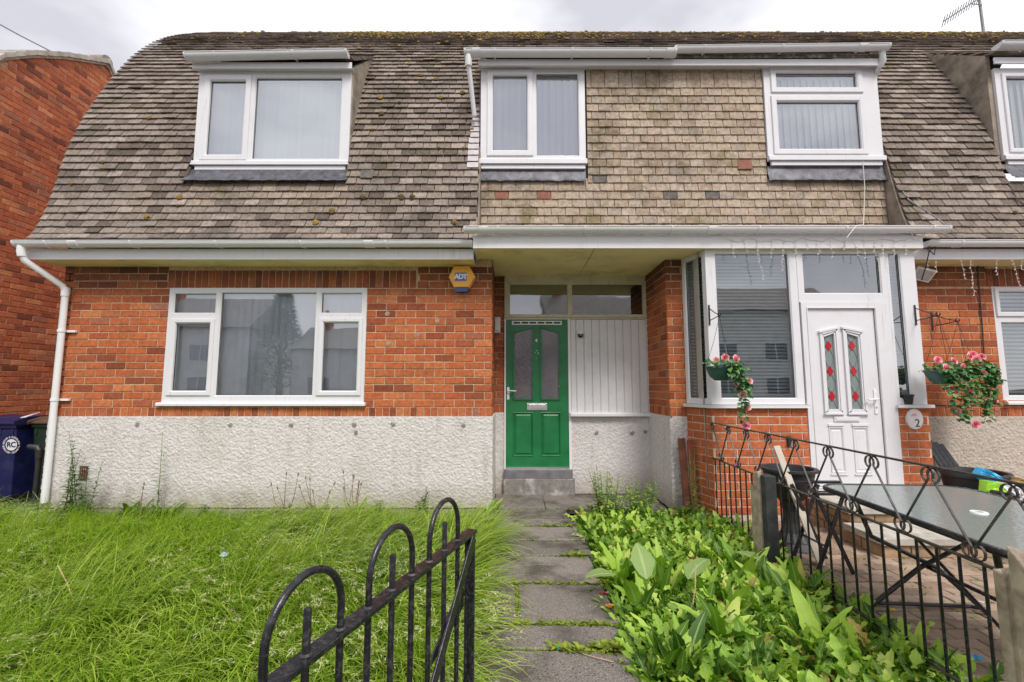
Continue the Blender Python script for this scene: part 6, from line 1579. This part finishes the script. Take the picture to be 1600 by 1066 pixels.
plant('dock_plant', 768, 795, -.12, .16, 1, 'bright leafy weed at the corner where render meets path', 'plant', 'dock', 10, .03, mat=m_weed)
plant('cleavers_plant', 948, 775, -.25, .60, 14, 'bushy pale cleavers rising above the weeds near the wall', 'plant', seed=18, spread=.2, mat=m_weed)
plant('cleavers_plant', 990, 780, -.30, .48, 12, 'second bushy cleavers right of the taller one', 'plant', seed=19, spread=.2, mat=m_weed)
plant('willowherb_plant', 1082, 790, -.42, .78, 3, 'dark stemmed weed climbing beside the red planks', 'plant', seed=20, spread=.06)
# large pale docks and dandelion flowers
def bigleaf(px, py, z, az_, L_, W_, e0, e1, label):
    u = at(px, py, -1); d = (u-Vector((0,CY,CZ))); t = (z-CZ)/d.z; p = Vector((0,CY,CZ))+d*t
    P_ = empty('dock_plant', (p.x, p.y, -.1), label, 'plant'); m = MB(); m.tube([(p.x,p.y,-.1),(p.x,p.y,z)], .004, 5); obj('stem', m, m_greenstem, P_)
    leaf_obj('leaf', [leaves('', [(p.x,p.y,z)], np.array([az_]), np.array([e0]), np.array([e1]), np.array([L_]), np.array([W_]), 'dock', None, rows=12, fold=.15, wave=.02)], m_dock, P_)
bigleaf(962, 898, .13, math.pi+.3, .22, .13, .3, -.2, 'large pale dock leaf reaching over the path edge')
bigleaf(1010, 905, .14, math.pi/2, .26, .16, .9, .4, 'large upright pale dock leaf beside the path')
bigleaf(1150, 862, .18, -1.2, .2, .12, .2, -.1, 'round pale leaf standing in front of the fence section near the far post')
bigleaf(1075, 905, .18, .6, .24, .13, .7, 0, 'pale dock leaf in the middle of the weed bed')
def dandelion(px, py, z, label, s_=1.0):
    u = at(px, py, -1); d = (u-Vector((0,CY,CZ))); t = (z-CZ)/d.z; p = Vector((0,CY,CZ))+d*t
    P_ = empty('dandelion', (p.x,p.y,-.1), label, 'flower', 'yellow dandelion flowers'); m = MB(); m.tube([(p.x+.02,p.y,-.1),(p.x+.01,p.y,z*.5),(p.x,p.y,z)], .003, 5); obj('stem', m, m_greenstem, P_)
    n = 46; a = U_(0,6.28,n); leaf_obj('petals', [leaves('', np.tile([p.x,p.y,z],(n,1)), a, U_(.1,1.4,n), U_(-.1,1.2,n), U_(.012,.02,n)*s_, U_(.003,.005,n), 'ell', None, rows=3)], m_dand, P_)
dandelion(942, 793, .16, 'yellow dandelion flower beside the path near the wall', 1.2)
dandelion(1111, 823, .20, 'yellow dandelion flower in front of the brick porch base', 1.2)
dandelion(1396, 955, .22, 'yellow dandelion flower low among leaves by the near railing bars', .9)
def stalk(px, py, px2, py2, Y, label):
    a = at(px, py, Y); b = at(px2, py2, Y-.05); m = MB(); mid = a.lerp(b,.5)+Vector((.01,0,.0)); m.tube([a, mid, b, Vector((b.x,b.y,min(b.z,-.05)))], .0035, 6)
    prop(obj('dead_stalk', m, simple('straw_stalk', (.52,.36,.2), .8), None, origin=b), label, 'stalk')
stalk(1087,880,1080,960,-2.35,'thin reddish dead stalk standing in the weed bed')
stalk(90,883,115,940,-2.2,'bent straw coloured stalk in the long grass near the left edge')
# litter
def scrap(px, py, z, w_, h_, mat, label, sd_):
    u = at(px, py, -1); d = (u-Vector((0,CY,CZ))); t = (z-CZ)/d.z; p = Vector((0,CY,CZ))+d*t; r0 = random.Random(sd_); m = MB(); n = 5; vs = []
    a = r0.uniform(0,3)
    for i in range(n):
        for j in range(n):
            x_ = (i/(n-1)-.5)*w_; y_ = (j/(n-1)-.5)*h_; vs.append((p.x+x_*math.cos(a)-y_*math.sin(a), p.y+x_*math.sin(a)+y_*math.cos(a), z+r0.uniform(0,.016)))
    m.add(vs, [(i*n+j, (i+1)*n+j, (i+1)*n+j+1, i*n+j+1) for i in range(n-1) for j in range(n-1)]); prop(obj('litter', m, mat, None, origin=p), label, 'litter')
scrap(350,868,.12,.05,.09,simple('pale_blue_wrap',(.35,.5,.6),.5),'pale blue scrap caught in the long grass',1)
scrap(944,928,.0,.05,.035,simple('red_wrapper',(.25,.03,.05),.3),'dark red sweet wrapper at the right edge of the path',2)
scrap(953,948,.01,.06,.035,simple('orange_leaf',(.5,.22,.04),.7),'curled orange dead leaf at the path edge',3)
scrap(1528,1030,.004,.03,.04,m_sky,'small blue scrap on the block paving',4)
scrap(1526,941,.004,.08,.03,m_cardw,'white paper strip on the block paving',5)
scrap(1478,1056,.004,.2,.08,simple('pastel_wrapper',(.6,.5,.75),.3),'crumpled pastel wrapper at the bottom edge by the fence',6)
scrap(872,1014,.004,.014,.012,simple('teal_scrap',(.05,.45,.4),.4),'tiny teal scrap in the path joint',7)
# twig on path
m = MB(); m.tube([(.36,-2.76,.008),(.42,-2.80,.012),(.50,-2.83,.008)], .0028, 5); prop(obj('twig', m, simple('twig_bark',(.42,.28,.2),.9), None, origin=(.42,-2.8,0)), 'short pale twig lying on the nearest path slab', 'twig')

# moss cushions on the tiles
mv, mf = [], []
def cushion(p, nrm, r, h):
    q = Vector(nrm).to_track_quat('Z','Y').to_matrix(); n = 7; b = len(mv)
    for rr, zz in ((1.0,-.2),(.98,.25),(.66,.7)):
        for k in range(n): t = 2*math.pi*k/n; w_ = rnd.uniform(.8,1.2); mv.append(tuple(Vector(p)+q @ Vector((r*rr*w_*math.cos(t), r*rr*w_*math.sin(t), h*zz*rnd.uniform(.8,1.2)))))
    mv.append(tuple(Vector(p)+q @ Vector((0,0,h))))
    for i in range(2):
        for k in range(n): mf.append((b+i*n+k, b+i*n+(k+1) % n, b+(i+1)*n+(k+1) % n, b+(i+1)*n+k))
    for k in range(n): mf.append((b+2*n+k, b+2*n+(k+1) % n, b+3*n))
def roof_cushion(x, s, r):
    y_, z_, ty, tz = prof(s)
    if cutout(x, z_, y_): return
    cushion((x, y_-tz*.04, z_+ty*.04), (0,-tz,ty), r, r*rnd.uniform(.3,.7))
S1 = RS[-1]
for _ in range(5200):
    x = rnd.uniform(-4.6, 8.9) if rnd.random() < .6 else rnd.uniform(-4,.5)
    s_ = S1-rnd.random()**1.5*1.55
    if math.sin(x*2.1)+math.sin(x*.9+1)+rnd.uniform(-1.2,1.4) < 0: continue
    s_ = round(s_/G)*G+rnd.uniform(-.01,.02); roof_cushion(x, min(s_, S1-.02), rnd.uniform(.007,.022)*(1.6 if rnd.random() < .12 else 1))
for _ in range(130): roof_cushion(rnd.uniform(-5.2,8.5), round(rnd.uniform(.2,S1-1.3)/G)*G, rnd.uniform(.01,.026))
for _ in range(60): roof_cushion(rnd.uniform(-2.2,-.4), round(rnd.uniform(2.2,S1)/G)*G, rnd.uniform(.015,.035))
for (px, py) in [(283,322),(233,352),(520,340),(568,318),(628,323),(645,320),(710,364),(495,362),(598,168),(690,128),(596,127)]:
    c = at(px, py, 0); s_ = min(range(len(RP)), key=lambda i: abs(RP[i][1]-(c.z-.02))); roof_cushion(at(px,py,RP[s_][0]).x, RS[s_], .035)
for x in np.arange(-4.8, 8.8, .06):
    if rnd.random() < .45: cushion((x, 2.28, 7.63+rnd.uniform(-.03,.03)), (0,-.7,.7), rnd.uniform(.015,.05), rnd.uniform(.01,.03))
mm = MB(); mm.v = mv; mm.f = mf; prop(obj('moss', mm, m_moss, None, smooth=True), 'ochre moss cushions scattered over the roof tiles', 'moss', kind='stuff')
